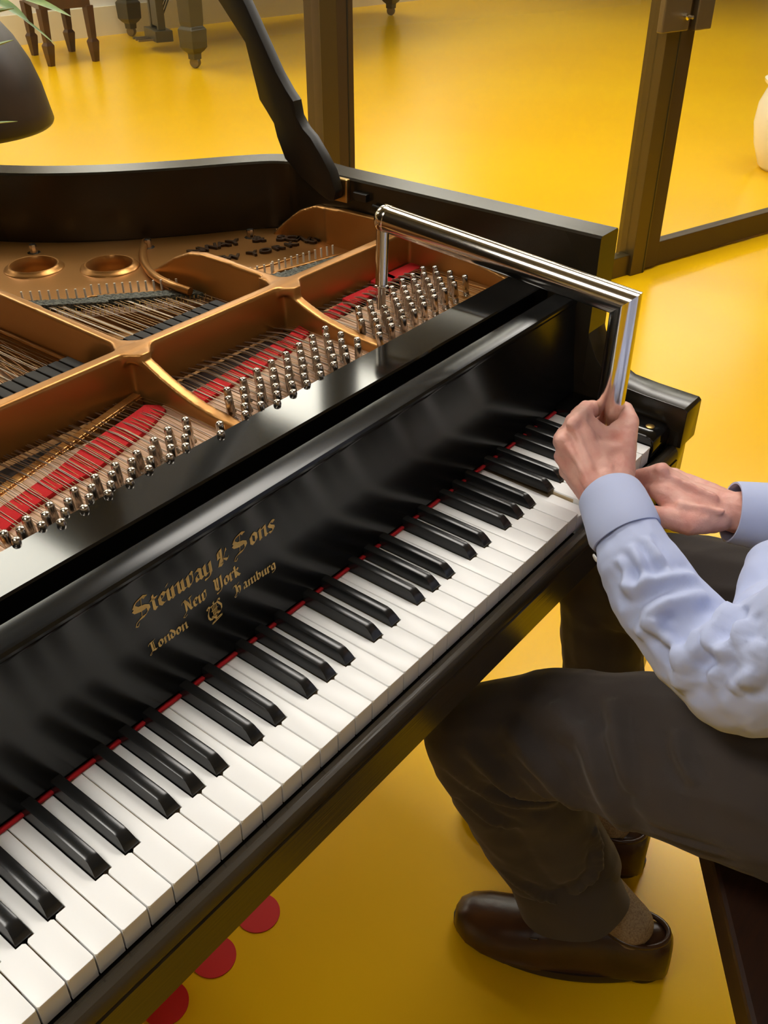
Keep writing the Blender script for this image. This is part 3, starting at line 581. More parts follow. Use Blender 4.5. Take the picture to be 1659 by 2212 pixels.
while x < 0.385:           # bass strings crossing low
    wire([(x, 0.43, 0.118), (x + 0.10, 1.02, 0.118)], 0.0010); x += 0.0068
o = fin(bm, 'bass_strings', COPPER, piano, 180); o['kind'] = 'stuff'
# bridges
bm = bmnew()
pts = cat([(0.885, 0.495, 0.098), (0.80, 0.512, 0.098), (0.72, 0.528, 0.098), (0.655, 0.550, 0.098), (0.60, 0.580, 0.098), (0.53, 0.625, 0.098), (0.47, 0.675, 0.098), (0.38, 0.78, 0.098), (0.25, 0.97, 0.098), (0.1, 1.2, 0.098)], 6)
R = []
for i, p in enumerate(pts):
    t = (pts[min(i + 1, len(pts) - 1)] - pts[max(i - 1, 0)]).normalized(); n = Vector((-t.y, t.x, 0)) * 0.012
    R.append([p + n + Vector((0, 0, -.02)), p + n + Vector((0, 0, .0265)), p - n + Vector((0, 0, .0265)), p - n + Vector((0, 0, -.02))])
loft(bm, R); br = fin(bm, 'bridge', BRIDGEW, piano, 40)
bm = bmnew()
for i in range(len(pts) - 1):
    for s in (0.2, 0.7):
        p = pts[i].lerp(pts[i + 1], s); t = (pts[i + 1] - pts[i]).normalized(); n = Vector((-t.y, t.x, 0))
        for q in (-0.0075, 0.0075): tube(bm, [p + n * q + Vector((0, 0, 0.02)), p + n * q + Vector((0.0012, 0, 0.0315))], 0.0008, 5)
o = fin(bm, 'bridge_pins', BRASS, br, 180); o['kind'] = 'stuff'
# braided felt in front of the hitch pins
bm = bmnew()
for x0, x1 in ((0.40, 0.628), (0.648, 0.872)):
    P1 = []
    n = 60
    for i in range(n + 1):
        x = x0 + (x1 - x0) * i / n; yb = hitch(x) if x > 0.45 else 0.752 + (0.455 - x) * 1.45
        P1.append([Vector((x, yb - 0.010, 0.1245)), Vector((x, yb - 0.012, 0.1315 + 0.0008 * (i % 2))), Vector((x, yb - 0.034, 0.1305 + 0.0008 * ((i + 1) % 2))), Vector((x, yb - 0.036, 0.1235))])
    loft(bm, P1)
fin(bm, 'string_braid', BLUEG, plate)
# hitch pins
me_h = None
HP = []
for (a, b, n) in (((0.463, 0.742), (0.522, 0.686), 8), ((0.536, 0.690), (0.622, 0.617), 12), ((0.705, 0.572), (0.745, 0.556), 5), ((0.752, 0.560), (0.856, 0.537), 11)):
    for i in range(n): HP.append((a[0] + (b[0] - a[0]) * i / (n - 1), a[1] + (b[1] - a[1]) * i / (n - 1)))
bm = bmnew(); tube(bm, [(0, 0, -0.004), (0.0005, 0.0012, 0.0135)], 0.0015, 8); bmesh.ops.recalc_face_normals(bm, faces=bm.faces); me_h = bpy.data.meshes.new('hitch_pin'); bm.to_mesh(me_h); bm.free(); me_h.materials.append(PINW)
for x, y in HP:
    o = bpy.data.objects.new('hitch_pin', me_h); COL.objects.link(o); o.parent = plate; o.location = (x, y, ZP)
# red felt under the strings, in stepped pieces
def felt_strip(poly, z0=0.1300, z1=0.1358):
    bm = bmnew(); prism(bm, poly, z0, z1, 'z'); return fin(bm, 'red_felt_strip', FELT, piano, 40, bevel=0.0012)
felt_strip([(0.885, 0.414), (0.881, 0.392), (0.817, 0.393), (0.82, 0.415)])
felt_strip([(0.833, 0.421), (0.827, 0.395), (0.787, 0.389), (0.793, 0.415)])
felt_strip([(0.78, 0.404), (0.773, 0.381), (0.716, 0.382), (0.722, 0.406)])
felt_strip([(0.713, 0.398), (0.709, 0.378), (0.658, 0.37), (0.665, 0.392)])
felt_strip([(0.623, 0.392), (0.618, 0.37), (0.563, 0.351), (0.568, 0.376)])
felt_strip([(0.575, 0.381), (0.568, 0.359), (0.489, 0.341), (0.498, 0.372)])
felt_strip([(0.495, 0.371), (0.491, 0.346), (0.41, 0.338), (0.414, 0.363)])
felt_strip([(0.367, 0.382), (0.343, 0.376), (0.306, 0.369), (0.273, 0.362), (0.233, 0.349), (0.193, 0.34), (0.16, 0.334), (0.113, 0.318), (0.089, 0.28), (0.136, 0.298), (0.173, 0.31), (0.209, 0.317), (0.25, 0.317), (0.294, 0.329), (0.335, 0.339), (0.375, 0.357), (0.377, 0.369)])
# agraffes: a row of small gold blocks with a dark groove
AG0, AG1 = Vector((0.3750, 0.4090, 0)), Vector((0.1870, 0.3640, 0))
for i in range(24):
    p = AG0.lerp(AG1, i / 16.0); d = (AG1 - AG0).normalized()
    T = Matrix.Translation((p.x, p.y, 0.126)) @ Matrix.Rotation(math.atan2(d.y, d.x), 4, 'Z')
    bm = bmnew(); box(bm, -0.0060, 0.0060, -0.006, 0.0045, -0.012, 0.0075, T); box(bm, -0.0056, 0.0056, 0.0050, 0.0065, -0.012, 0.0055, T)
    fin(bm, 'agraffe', BRASS if i % 1 else GOLD, plate, bevel=0.0008)
# dampers beyond the crossbar
for x0, x1, yc in ((0.425, 0.60, 0.487), (0.16, 0.378, 0.498)):
    n = int((x1 - x0) / 0.0152)
    for i in range(n):
        x = x0 + 0.0152 * (i + .5)
        bm = bmnew(); prism(bm, [(yc - 0.022, 0.131), (yc - 0.022, 0.147), (yc - 0.018, 0.151), (yc + 0.018, 0.151), (yc + 0.022, 0.147), (yc + 0.022, 0.131)], x - 0.0066, x + 0.0066, 'x'); fin(bm, 'damper', DAMP, piano, 40, bevel=0.0014)
# nickel screws round the edge of the plate
for x, y in [(0.584, 0.891), (0.705, 0.775), (0.833, 0.686)]:
    bm = bmnew(); lathe(bm, [(0, -0.004), (0.010, -0.004), (0.010, 0.0), (0.0058, 0.0008), (0.0058, 0.0105), (0.0050, 0.0125), (0, 0.013)], (x, y, ZP), 8); fin(bm, 'plate_bolt', NICKEL, plate, 40)
# lid prop, folded stick with carved shoulders, and its bracket
prop = [(0.765, 0.458), (0.705, 0.396), (0.687, 0.333), (0.684, 0.322), (0.671, 0.308), (0.658, 0.293), (0.653, 0.275), (0.639, 0.246), (0.608, 0.224), (0.572, 0.206), (0.556, 0.200), (0.545, 0.202), (0.541, 0.215), (0.551, 0.241), (0.566, 0.261), (0.586, 0.284), (0.600, 0.294), (0.612, 0.309), (0.616, 0.329), (0.629, 0.342), (0.647, 0.364), (0.697, 0.443)]
ext = [(0.765 + 0.42, 0.458 + 0.62), (0.697 + 0.44, 0.443 + 0.64)]
bm = bmnew(); prism(bm, [prop[0]] + prop[1:] + [ext[1], ext[0]], 0.8695, 0.8885, 'x'); fin(bm, 'lid_prop', BLACK2, piano, 30, bevel=0.0025)
bm = bmnew(); box(bm, 0.8885, XI + 0.001, 0.536, 0.566, 0.195, 0.229); fin(bm, 'prop_bracket', BRASS, piano, bevel=0.002)
bm = bmnew(); box(bm, 0.8885, XI + 0.0006, 0.50, 0.525, 0.203, 0.214); tube(bm, [(0.892, 0.49, 0.2), (0.892, 0.44, 0.196)], 0.003, 8); fin(bm, 'lid_hook', BLACK2, piano, bevel=0.001)
# lid, hinged on the bass side and raised
LA = math.radians(42)
lidT = Matrix.Translation((-0.475, 0, 0.236)) @ Matrix.Rotation(-LA, 4, 'Y') @ Matrix.Translation((0.475, 0, 0))
bm = bmnew(); prism(bm, [(p.x * 1.0, p.y) for p in offset(oc, -0.012)][2:-1] + [(-0.475, 0.42), (0.955, 0.42)], 0, 0.020, 'z', lidT); fin(bm, 'lid', BLACK, piano, 40)
# legs, tapered square
for x, y in ((0.893, 0.027), (-0.41, 0.04), (0.12, 1.35)):
    bm = bmnew(); loft(bm, [[Vector((x + a * h, y + b * h, z)) for a, b in ((-1, -1), (1, -1), (1, 1), (-1, 1))] for h, z in ((0.062, -0.10), (0.062, -0.135), (0.054, -0.145), (0.060, -0.20), (0.042, -0.57), (0.050, -0.585), (0.050, -0.60), (0.032, -0.685), (0.026, -0.69))])
    lg = fin(bm, 'leg', BLACK, piano, 30, bevel=0.002)
    bm = bmnew(); lathe(bm, [(0, -0.012), (0.022, -0.012), (0.024, 0), (0.022, 0.012), (0, 0.012)], (x, y, FL + 0.024), 20, (1, 0, 0)); tube(bm, [(x, y, -0.69), (x, y, FL + 0.03)], 0.012, 10); fin(bm, 'caster', BRASS, lg, 40)
# pedal lyre, far to the bass side
bm = bmnew(); box(bm, 0.12, 0.35, 0.42, 0.50, -0.68, -0.60); box(bm, 0.15, 0.175, 0.44, 0.47, -0.60, -0.09); box(bm, 0.295, 0.32, 0.44, 0.47, -0.60, -0.09); ly = fin(bm, 'pedal_lyre', BLACK2, piano, bevel=0.003)
for x in (0.17, 0.235, 0.30):
    bm = bmnew(); prism(bm, [(x - 0.012, 0.36), (x + 0.012, 0.36), (x + 0.007, 0.42), (x - 0.007, 0.42)], -0.655, -0.648, 'z'); fin(bm, 'pedal', BRASS, ly, bevel=0.002)
# ------------------------------------------------------------------ tuning lever: three chrome tubes with mitred corners
TOPZ = 0.2265; HX, HY = 0.735, 0.015; TXX, TYY = 0.7185, 0.338; TZ = 0.2585; RT2 = 0.0158
lever = empty('tuning_lever', (TXX, TYY, 0.13), 'bright chrome bent tube lever set on a tuning pin and gripped by the left hand', 'tuning lever')
A = Vector((HX, HY, TOPZ)); B = Vector((TXX, TYY, TZ)); D = (B - A).normalized(); Zd = Vector((0, 0, -1))
def mitre_tube(bm, p, q, r, np_, nq, seg=40):
    """cylinder from p to q whose ends are cut by planes with normals np_, nq"""
    t = (q - p).normalized(); a, b = basis(t); R = []
    for c, nn in ((p, np_), (q, nq)):
        ring = []
        for k in range(seg):
            o = (a * math.cos(2 * math.pi * k / seg) + b * math.sin(2 * math.pi * k / seg)) * r
            s = -(o.dot(nn)) / t.dot(nn); ring.append(c + o + t * s)
        R.append(ring)
    loft(bm, R)
mit = (D - Zd).normalized() if False else (Zd - D).normalized()
bm = bmnew(); mitre_tube(bm, A, A + Zd * 0.195, RT2, (Zd - D).normalized(), Zd); fin(bm, 'handle', CHROME, lever, 35, bevel=None)
bm = bmnew(); mitre_tube(bm, A, B - D * 0.012, RT2, (D - Zd).normalized(), D); fin(bm, 'lever_arm', CHROME, lever, 35)
pin_dir = (Vector((0.7040, 0.3260, 0.1470)) - B).normalized()
bm = bmnew(); lathe(bm, [(0, -0.002), (RT2 - 0.0004, -0.002), (RT2 + 0.0004, 0.0), (RT2 + 0.0004, 0.008), (RT2 - 0.003, 0.0125), (0.006, 0.016), (0, 0.017)], B - D * 0.012, 36, D); fin(bm, 'arm_cap', CHROME, lever, 40)
tip = Vector((0.7040, 0.3260, 0.1470))
bm = bmnew(); q0 = B - D * 0.004; L = (tip - q0).length
lathe(bm, [(0, 0), (0.0078, 0.0), (0.0078, L * 0.72), (0.0092, L * 0.725), (0.0092, L * 0.735), (0.0078, L * 0.74), (0.0062, L * 0.76), (0.0056, L * 0.98), (0.0048, L), (0, L)], q0, 24, (tip - q0)); fin(bm, 'socket_tip', CHROME, lever, 35)

# ------------------------------------------------------------------ the seated tuner
person = empty('person', (0.70, -0.45, FL), 'seated person in pale blue shirt and charcoal trousers turning the lever with the left hand', 'person')
# --- bare skin: both hands and forearms, neck and head, one mesh
bm = bmnew()
LH = [ # left hand around the handle, back of the hand outwards
 [((0.6424, -0.0363, 0.0527), .0205), ((0.6683, 0.0235, 0.1052), .0128)],
 [((0.6350, -0.0336, 0.0554), .0195), ((0.6487, 0.0258, 0.0922), .0122)],
 [((0.6315, -0.0301, 0.0546), .0185), ((0.6458, 0.0208, 0.0740), .0115)],
 [((0.6328, -0.0260, 0.0510), .0175), ((0.6484, 0.0143, 0.0571), .0108)],
 [((0.6440, -0.0280, 0.0617), .022), ((0.6712, 0.0084, 0.0881), .0145)],
 [((0.6536, -0.0334, 0.0590), .021), ((0.6872, -0.0055, 0.0798), .0140)],
 [((0.6528, -0.0415, 0.0597), .0195), ((0.7048, -0.0215, 0.0836), .0142), ((0.7302, -0.0116, 0.0913), .0118), ((0.7514, 0.0035, 0.0937), .0100)],
 [((0.6783, 0.0169, 0.0966), .0125), ((0.6899, -0.0003, 0.0857), .0125), ((0.7085, -0.0169, 0.0832), .0130)], [((0.6872, 0.0264, 0.1011), .0110), ((0.6943, 0.0083, 0.0895), .0105)], [((0.7233, -0.0124, 0.0898), .0125), ((0.7049, -0.0071, 0.0843), .0115)],
 [((0.6581, -0.0006, 0.0828), .0150), ((0.6796, -0.0243, 0.0755), .0165)],
 # fingers curl round the tube
 [((0.6697, 0.0226, 0.1061), .0125), ((0.7091, 0.0319, 0.1010), .0112), ((0.7487, 0.0308, 0.0868), .0088), ((0.7547, 0.0170, 0.0778), .0080)],
 [((0.6500, 0.0270, 0.0911), .0114), ((0.6969, 0.0425, 0.0791), .0098), ((0.7390, 0.0356, 0.0626), .0090), ((0.7475, 0.0172, 0.0559), .0082)],
 [((0.6471, 0.0220, 0.0730), .0108), ((0.6898, 0.0355, 0.0597), .0094), ((0.7324, 0.0292, 0.0426), .0086), ((0.7408, 0.0121, 0.0368), .0080)],
 [((0.6481, 0.0147, 0.0571), .0100), ((0.6826, 0.0242, 0.0450), .0086), ((0.7185, 0.0199, 0.0291), .0080), ((0.7257, 0.0068, 0.0256), .0074)],
 [((0.6375, -0.0368, 0.0555), .0235), ((0.6116, -0.0636, 0.0461), .0255), ((0.5782, -0.1110, 0.0187), .0290), ((0.5457, -0.2058, -0.0146), .0290)],
 [((0.6468, -0.0418, 0.0527), .0215), ((0.6161, -0.0694, 0.0461), .0250)],
 # knuckle heads and tendons
 [((0.6523, 0.0194, 0.1115), .0070), ((0.6573, 0.0200, 0.1125), .0070)], [((0.6387, 0.0236, 0.0964), .0068), ((0.6398, 0.0231, 0.0973), .0068)],
 [((0.6230, -0.0322, 0.0712), .0040), ((0.6508, 0.0120, 0.1050), .0040)], [((0.6168, -0.0284, 0.0711), .0036), ((0.6373, 0.0147, 0.0957), .0036)], [((0.6147, -0.0262, 0.0671), .0034), ((0.6361, 0.0120, 0.0797), .0034)],
]
for c in LH: chain(bm, c)
RH = [ # right hand low over the last keys
 [((0.7596, -0.1491, 0.0093), .0240), ((0.7502, -0.1230, 0.0096), .0225), ((0.7393, -0.0899, 0.0180), .0200), ((0.7379, -0.0619, 0.0326), .0150)],
 [((0.7674, -0.1477, 0.0018), .0225), ((0.7662, -0.1169, 0.0067), .0200), ((0.7582, -0.0643, 0.0182), .0170)],
 [((0.7392, -0.1272, 0.0110), .0180), ((0.7180, -0.0941, 0.0165), .0170), ((0.7218, -0.0696, 0.0251), .0150)],
 [((0.7341, -0.0590, 0.0396), .0125), ((0.7313, -0.0349, 0.0264), .0094), ((0.7173, -0.0099, 0.0118), .0085), ((0.6907, 0.0111, 0.0040), .0072)],
 [((0.7283, -0.0663, 0.0266), .0115), ((0.7245, -0.0427, 0.0170), .0088), ((0.7168, -0.0193, 0.0029), .0082), ((0.7015, -0.0017, -0.0075), .0074)],
 [((0.7703, -0.0569, 0.0123), .0105), ((0.7704, -0.0325, -0.0009), .0085), ((0.7534, -0.0120, -0.0106), .0078), ((0.7278, -0.0007, -0.0119), .0070)],
 [((0.7899, -0.0597, -0.0032), .0095), ((0.7951, -0.0326, -0.0169), .0078), ((0.7795, -0.0140, -0.0267), .0070)],
 # thumb
 [((0.7338, -0.1327, 0.0087), .0165), ((0.7042, -0.1123, 0.0111), .0150), ((0.6910, -0.0881, 0.0141), .0118), ((0.6898, -0.0646, 0.0109), .0100), ((0.6932, -0.0442, 0.0066), .0088)],
 [((0.7269, -0.0596, 0.0485), .0070), ((0.7284, -0.0625, 0.0476), .0070)],
 [((0.7357, -0.1243, 0.0324), .0045), ((0.7287, -0.0676, 0.0433), .0042)], [((0.7232, -0.1386, 0.0265), .0042), ((0.7041, -0.0980, 0.0288), .0040)],
 [((0.7566, -0.1501, 0.0102), .0270), ((0.7830, -0.2213, 0.0204), .036), (0.92, -0.36, 0.03)],
]
RH[-1] = [((0.7627, -0.1486, 0.0061), .0245), ((0.7803, -0.1845, 0.0064), .0250)]
for c in RH: chain(bm, c)
# arms continue under the sleeves to the shoulders, neck and head
chain(bm, [((0.5457, -0.2058, -0.0146), .029), ((0.565, -0.33, 0.0), .026), ((0.575, -0.37, 0.26), .030), ((0.70, -0.37, 0.30), .045), ((0.84, -0.37, 0.26), .030), ((0.885, -0.39, 0.06), .026), ((0.7803, -0.1845, 0.0064), .0250)])
HC = Vector((0.715, -0.315, 0.475))
chain(bm, [((0.710, -0.370, 0.31), .056), ((0.715, -0.350, 0.41), .052)])
chain(bm, [(HC + Vector((0, -0.02, 0.035)), .082), (HC + Vector((0, 0.03, 0.02)), .075)])
chain(bm, [(HC + Vector((0, 0.03, 0.0)), .070), (HC + Vector((0, 0.055, -0.065)), .042)])
chain(bm, [(HC + Vector((0, 0.098, 0.025)), .011), (HC + Vector((0, 0.118, -0.015)), .013)])
for s in (-1, 1):
    chain(bm, [(HC + Vector((s * .088, -0.01, 0.02)), .013), (HC + Vector((s * .085, -0.005, -0.025)), .010)])
    chain(bm, [(HC + Vector((s * .030, 0.086, -0.01)), .022), (HC + Vector((s * .040, 0.075, -0.03)), .022)])
chain(bm, [(HC + Vector((-.022, 0.088, -0.052)), .008), (HC + Vector((.022, 0.088, -0.052)), .008)])
def skin_disp(co, n):
    return n * (0.0007 * (noise.noise(co * 160)) + 0.0012 * noise.noise(co * 60))
body = organic(bm, 'body', SKIN, person, 0.0026, 4, skin_disp)
bm = bmnew(); chain(bm, [(HC + Vector((0, -0.035, 0.055)), .086), (HC + Vector((0, 0.010, 0.062)), .078)]); chain(bm, [(HC + Vector((0, -0.05, 0.02)), .078), (HC + Vector((0, -0.05, -0.03)), .06)])
organic(bm, 'hair', HAIR, person, 0.006, 2, lambda co, n: n * 0.004 * noise.noise(co * 90))
for s in (-1, 1):
    bm = bmnew(); chain(bm, [(HC + Vector((s * .032, 0.094, 0.022)), .0095), (HC + Vector((s * .032, 0.095, 0.022)), .0095)]); fin(bm, 'eye', IVORY, person, 60)

# --- shirt
bm = bmnew()
SL = [((0.6029, -0.0828, 0.0368), .0350), ((0.5818, -0.1069, 0.0265), .0410), ((0.5576, -0.1495, 0.0052), .0455), ((0.5435, -0.1972, -0.0095), .0500), ((0.5298, -0.2398, -0.0103), .0560), ((0.5314, -0.2578, 0.0018), .0610)]
chain(bm, SL)
chain(bm, [((0.5314, -0.2578, 0.0018), .061), ((0.560, -0.335, 0.12), .062), ((0.585, -0.37, 0.26), .068)])
chain(bm, [((0.7810, -0.1907, 0.0017), .042), ((0.7994, -0.2337, 0.0104), .052), ((0.915, -0.365, 0.03), .058), ((0.885, -0.38, 0.14), .060), ((0.845, -0.37, 0.26), .068)])
for x in (-.10, -.075, -.05, -.025, 0, .025, .05, .075, .10):
    chain(bm, [((0.715 + x, -0.465, -0.175), .110), ((0.715 + x, -0.39, 0.02), .118), ((0.715 + x, -0.37, 0.20), .100)])
chain(bm, [((0.60, -0.37, 0.27), .066), ((0.83, -0.37, 0.27), .066)])
chain(bm, [((0.6660, -0.2179, 0.0228), .028), ((0.6191, -0.2412, 0.0018), .042), ((0.65, -0.36, 0.0), .09)])
chain(bm, [((0.5953, -0.2499, 0.0109), .045), ((0.5523, -0.2638, 0.0026), .052)])
# cloth folds: soft ridges lying on the sleeve
FOLDS = []
def fold(pts, r=0.0075): FOLDS.append(([Vector(p) for p in pts], r))
def press_folds(o, amp=0.8, wide=1.25):
    """raise a soft ridge with a valley beside it along each fold line of the cloth"""
    from mathutils.bvhtree import BVHTree
    from mathutils.kdtree import KDTree
    me = o.data; bvh = BVHTree.FromPolygons([v.co for v in me.vertices], [p.vertices[:] for p in me.polygons]); kd = KDTree(len(me.vertices))
    for v in me.vertices: kd.insert(v.co, v.index)
    kd.balance(); off = {}
    for pts, r in FOLDS:
        line = [bvh.find_nearest(p)[0] for p in cat(pts, 7)]; n = len(line); s = r * wide; best = {}
        for i, p in enumerate(line):
            t = math.sin(math.pi * i / (n - 1)) ** 0.6
            d = (line[min(i + 1, n - 1)] - line[max(i - 1, 0)]).normalized()
            for co, idx, dist in kd.find_range(p, 3.4 * s):
                if idx not in best or dist < best[idx][0]: best[idx] = (dist, t, (co - p).cross(d).dot(me.vertices[idx].normal))
        for idx, (dist, t, side) in best.items():
            x = dist / s
            h = math.exp(-x * x) - 0.45 * math.exp(-((x - 1.75) / 0.75) ** 2)
            off[idx] = off.get(idx, 0) + h * t * r * amp
    nrm = {i: me.vertices[i].normal.copy() for i in off}
    for idx, h in off.items(): me.vertices[idx].co += nrm[idx] * max(-0.006, min(0.011, h))
    FOLDS.clear(); me.update()
    sm = o.modifiers.new('soften', 'SMOOTH'); sm.factor = 0.5; sm.iterations = 2; bake(o)
fold([(0.5183, -0.0985, 0.0324), (0.5232, -0.1285, 0.0462), (0.5445, -0.1514, 0.0499), (0.5712, -0.1705, 0.0368)], .0085)
fold([(0.4898, -0.1408, -0.0023), (0.5022, -0.1523, 0.0364), (0.5239, -0.1657, 0.0489), (0.5570, -0.1869, 0.0324)], .0095)
fold([(0.4835, -0.1988, -0.0260), (0.4788, -0.1964, 0.0234), (0.5011, -0.1997, 0.0543), (0.5393, -0.2078, 0.0551), (0.5453, -0.2194, 0.0516)], .0120)
fold([(0.5641, -0.1041, 0.0563), (0.5465, -0.1237, 0.0505), (0.5359, -0.1384, 0.0431)], .0055)
fold([(0.5775, -0.1077, 0.0559), (0.5619, -0.1306, 0.0530), (0.5576, -0.1505, 0.0481)], .0055)
fold([(0.5518, -0.0992, 0.0469), (0.5380, -0.1130, 0.0418), (0.5219, -0.1260, 0.0296)], .005)
fold([(0.5003, -0.1539, 0.0328), (0.4933, -0.1751, 0.0236), (0.4870, -0.1993, 0.0073)], .0075)
fold([(0.4663, -0.2197, 0.0183), (0.4730, -0.2245, 0.0443), (0.4945, -0.2256, 0.0676), (0.5122, -0.2282, 0.0677)], .0095)
fold([(0.4564, -0.2487, 0.0216), (0.4685, -0.2498, 0.0517), (0.4874, -0.2422, 0.0711)], .0095)
fold([(0.4814, -0.2000, 0.0406), (0.4780, -0.2175, 0.0475), (0.4836, -0.2346, 0.0561)], .007)
fold([(0.4642, -0.2606, 0.0285), (0.4767, -0.2661, 0.0552), (0.4939, -0.2600, 0.0712)], .0085)
def cloth(co, n):
    a = noise.noise(Vector((co.x * 22, co.y * 22, co.z * 34)) + Vector((3, 1, 7))); b = noise.noise(co * 60)
    r = 1 - abs(noise.noise(co * 15 + Vector((9, 2, 4)))) * 2
    return n * (0.0032 * a + 0.0009 * b + 0.0035 * max(0, r - .55))
chain(bm, [((0.62, -0.37, 0.300), .045), ((0.71, -0.372, 0.325), .058), ((0.81, -0.37, 0.300), .045)])
shirt = organic(bm, 'shirt', SHIRT, person, 0.0030, 7, cloth)
press_folds(shirt, 1.25, 0.95)
bm = bmnew(); ringshell(bm, [(0.711, -0.368, 0.345), (0.712, -0.364, 0.365), (0.713, -0.358, 0.392)], [.062, .0605, .0600], .003, 40, (0, 1, 0)); fin(bm, 'collar', SHIRT, shirt, 50)
# cuffs, open at the wrist
def cuff(path, ra, rb, up):
    bm = bmnew(); ringshell(bm, path, ra, 0.0022, 48, up, rb); c = fin(bm, 'cuff', SHIRT, shirt, 50)
    for v in c.data.vertices: v.co += Vector((noise.noise(v.co * 25), noise.noise(v.co * 25 + Vector((5, 5, 5))), 0)) * 0.0015
    return c
cuff([(0.6342, -0.0475, 0.0509), (0.6296, -0.0521, 0.0504), (0.6184, -0.0648, 0.0440), (0.6032, -0.0795, 0.0400), (0.6011, -0.0830, 0.0380)], [.0355, .0365, .0380, .0385, .0365], [.0370, .0380, .0395, .0400, .0380], (0.7435, -0.2411, 0.6237))
cuff([(0.7564, -0.1388, 0.0079), (0.7588, -0.1423, 0.0074), (0.7686, -0.1597, 0.0064), (0.7816, -0.1942, 0.0080)], [.0350, .0360, .0375, .040], [.0345, .0355, .0370, .040], (0, 0, 1))
bm = bmnew(); lathe(bm, [(0, 0), (0.0048, 0.0), (0.005, 0.0012), (0.0036, 0.0022), (0, 0.0018)], (0.5689, -0.0670, 0.0212), 16, (-0.7594, 0.5135, -0.3995)); fin(bm, 'cuff_button', IVORY, shirt, 40)

# --- trousers
bm = bmnew()
chain(bm, [((0.61, -0.46, -0.170), .096), ((0.5693, -0.2827, -0.1699), .094), ((0.5678, -0.2166, -0.1917), .0885), ((0.5596, -0.1138, -0.2233), .0760), ((0.5380, -0.0297, -0.2429), .0690), ((0.5111, 0.0306, -0.2633), .0590)])
chain(bm, [((0.5878, -0.2730, -0.1580), .085), ((0.5754, -0.1684, -0.1840), .0700), ((0.5619, -0.0508, -0.2172), .0550), ((0.5216, 0.0318, -0.2504), .0480)])
chain(bm, [((0.5070, 0.0346, -0.2643), .0540), ((0.5411, 0.0086, -0.3627), .0600), ((0.5665, -0.0202, -0.4646), .0560), ((0.5818, -0.0471, -0.5326), .0480)])
chain(bm, [((0.5331, 0.0025, -0.2898), .0600), ((0.5725, -0.0371, -0.3855), .0610), ((0.6037, -0.0688, -0.4833), .0580), ((0.6344, -0.1013, -0.5477), .0460)])
chain(bm, [((0.6089, -0.0718, -0.5327), .0520), ((0.6134, -0.0777, -0.5591), .0480)])
chain(bm, [((0.81, -0.46, -0.170), .096), ((0.8144, -0.1884, -0.1598), .088), ((0.8103, -0.1072, -0.1710), .082), ((0.8170, -0.0289, -0.1901), .070), ((0.8163, 0.0210, -0.2165), .060)])
chain(bm, [((0.8146, 0.0213, -0.2181), .060), ((0.8342, 0.0118, -0.3444), .060), ((0.8447, -0.0125, -0.4941), .056), ((0.8527, -0.0279, -0.6037), .050)])
chain(bm, [((0.61, -0.48, -0.175), .095), ((0.82, -0.48, -0.175), .095)])
def tf(pts, r=0.008): fold(pts, r)
tf([(0.5230, -0.0535, -0.1498), (0.5036, -0.0912, -0.1527), (0.4978, -0.1250, -0.1717), (0.5047, -0.1576, -0.2103), (0.5194, -0.1767, -0.2370)], .0105)
tf([(0.5344, -0.1105, -0.1088), (0.5122, -0.1302, -0.1338), (0.4960, -0.1568, -0.1582), (0.4947, -0.1812, -0.1901)], .0085)
tf([(0.4942, -0.0176, -0.1940), (0.4886, -0.0563, -0.2084), (0.4975, -0.0892, -0.2276), (0.5073, -0.1227, -0.2552)], .0085)
tf([(0.4657, 0.0155, -0.2229), (0.4745, -0.0254, -0.2493), (0.5031, -0.0604, -0.2745), (0.5349, -0.0921, -0.3018)], .0085)
tf([(0.4630, 0.0212, -0.2646), (0.4867, -0.0154, -0.3054), (0.5166, -0.0505, -0.3204), (0.5468, -0.0792, -0.3294)], .0070)
tf([(0.4821, 0.0143, -0.3193), (0.5010, -0.0098, -0.3543), (0.5271, -0.0351, -0.3649)], .006)
tf([(0.5946, -0.1039, -0.4199), (0.6000, -0.1042, -0.4841), (0.5901, -0.0941, -0.5387)], .0075)
tf([(0.5377, -0.0253, -0.4842), (0.5544, -0.0557, -0.5273), (0.5820, -0.0937, -0.5562), (0.6201, -0.1246, -0.5670)], .006)
tf([(0.5224, -0.1937, -0.1000), (0.5042, -0.2161, -0.1229), (0.5025, -0.2449, -0.1417)], .006)
tf([(0.4892, -0.2060, -0.2271), (0.4924, -0.2515, -0.2027), (0.5023, -0.2923, -0.1841)], .0035)
def cloth2(co, n):
    a = noise.noise(Vector((co.x * 16, co.y * 16, co.z * 26)) + Vector((1, 8, 2))); r = 1 - abs(noise.noise(co * 12 + Vector((4, 2, 9)))) * 2
    return n * (0.0035 * a + 0.0030 * max(0, r - .5))
trs = organic(bm, 'trousers', TROUS, person, 0.0036, 7, cloth2)
press_folds(trs, 1.35, 1.30)
def hem(path, ra, rb):
    bm = bmnew(); ringshell(bm, path, ra, 0.003, 56, (-0.42, 0.91, 0), rb); h = fin(bm, 'hem', TROUS, trs, 50)
    for v in h.data.vertices: v.co += Vector((noise.noise(v.co * 18), noise.noise(v.co * 18 + Vector((5, 5, 5))), 0.6 * noise.noise(v.co * 14 + Vector((2, 7, 1))))) * 0.006
hem([(0.5979, -0.0619, -0.5187), (0.6040, -0.0695, -0.5450), (0.6114, -0.0817, -0.5824), (0.6196, -0.0945, -0.6247)], [.0600, .0735, .0785, .0810], [.0420, .0525, .0555, .0570])
hem([(0.8501, -0.0236, -0.5766), (0.8519, -0.0320, -0.6169), (0.8526, -0.0448, -0.6714)], [.050, .058, .060], [.046, .050, .052])
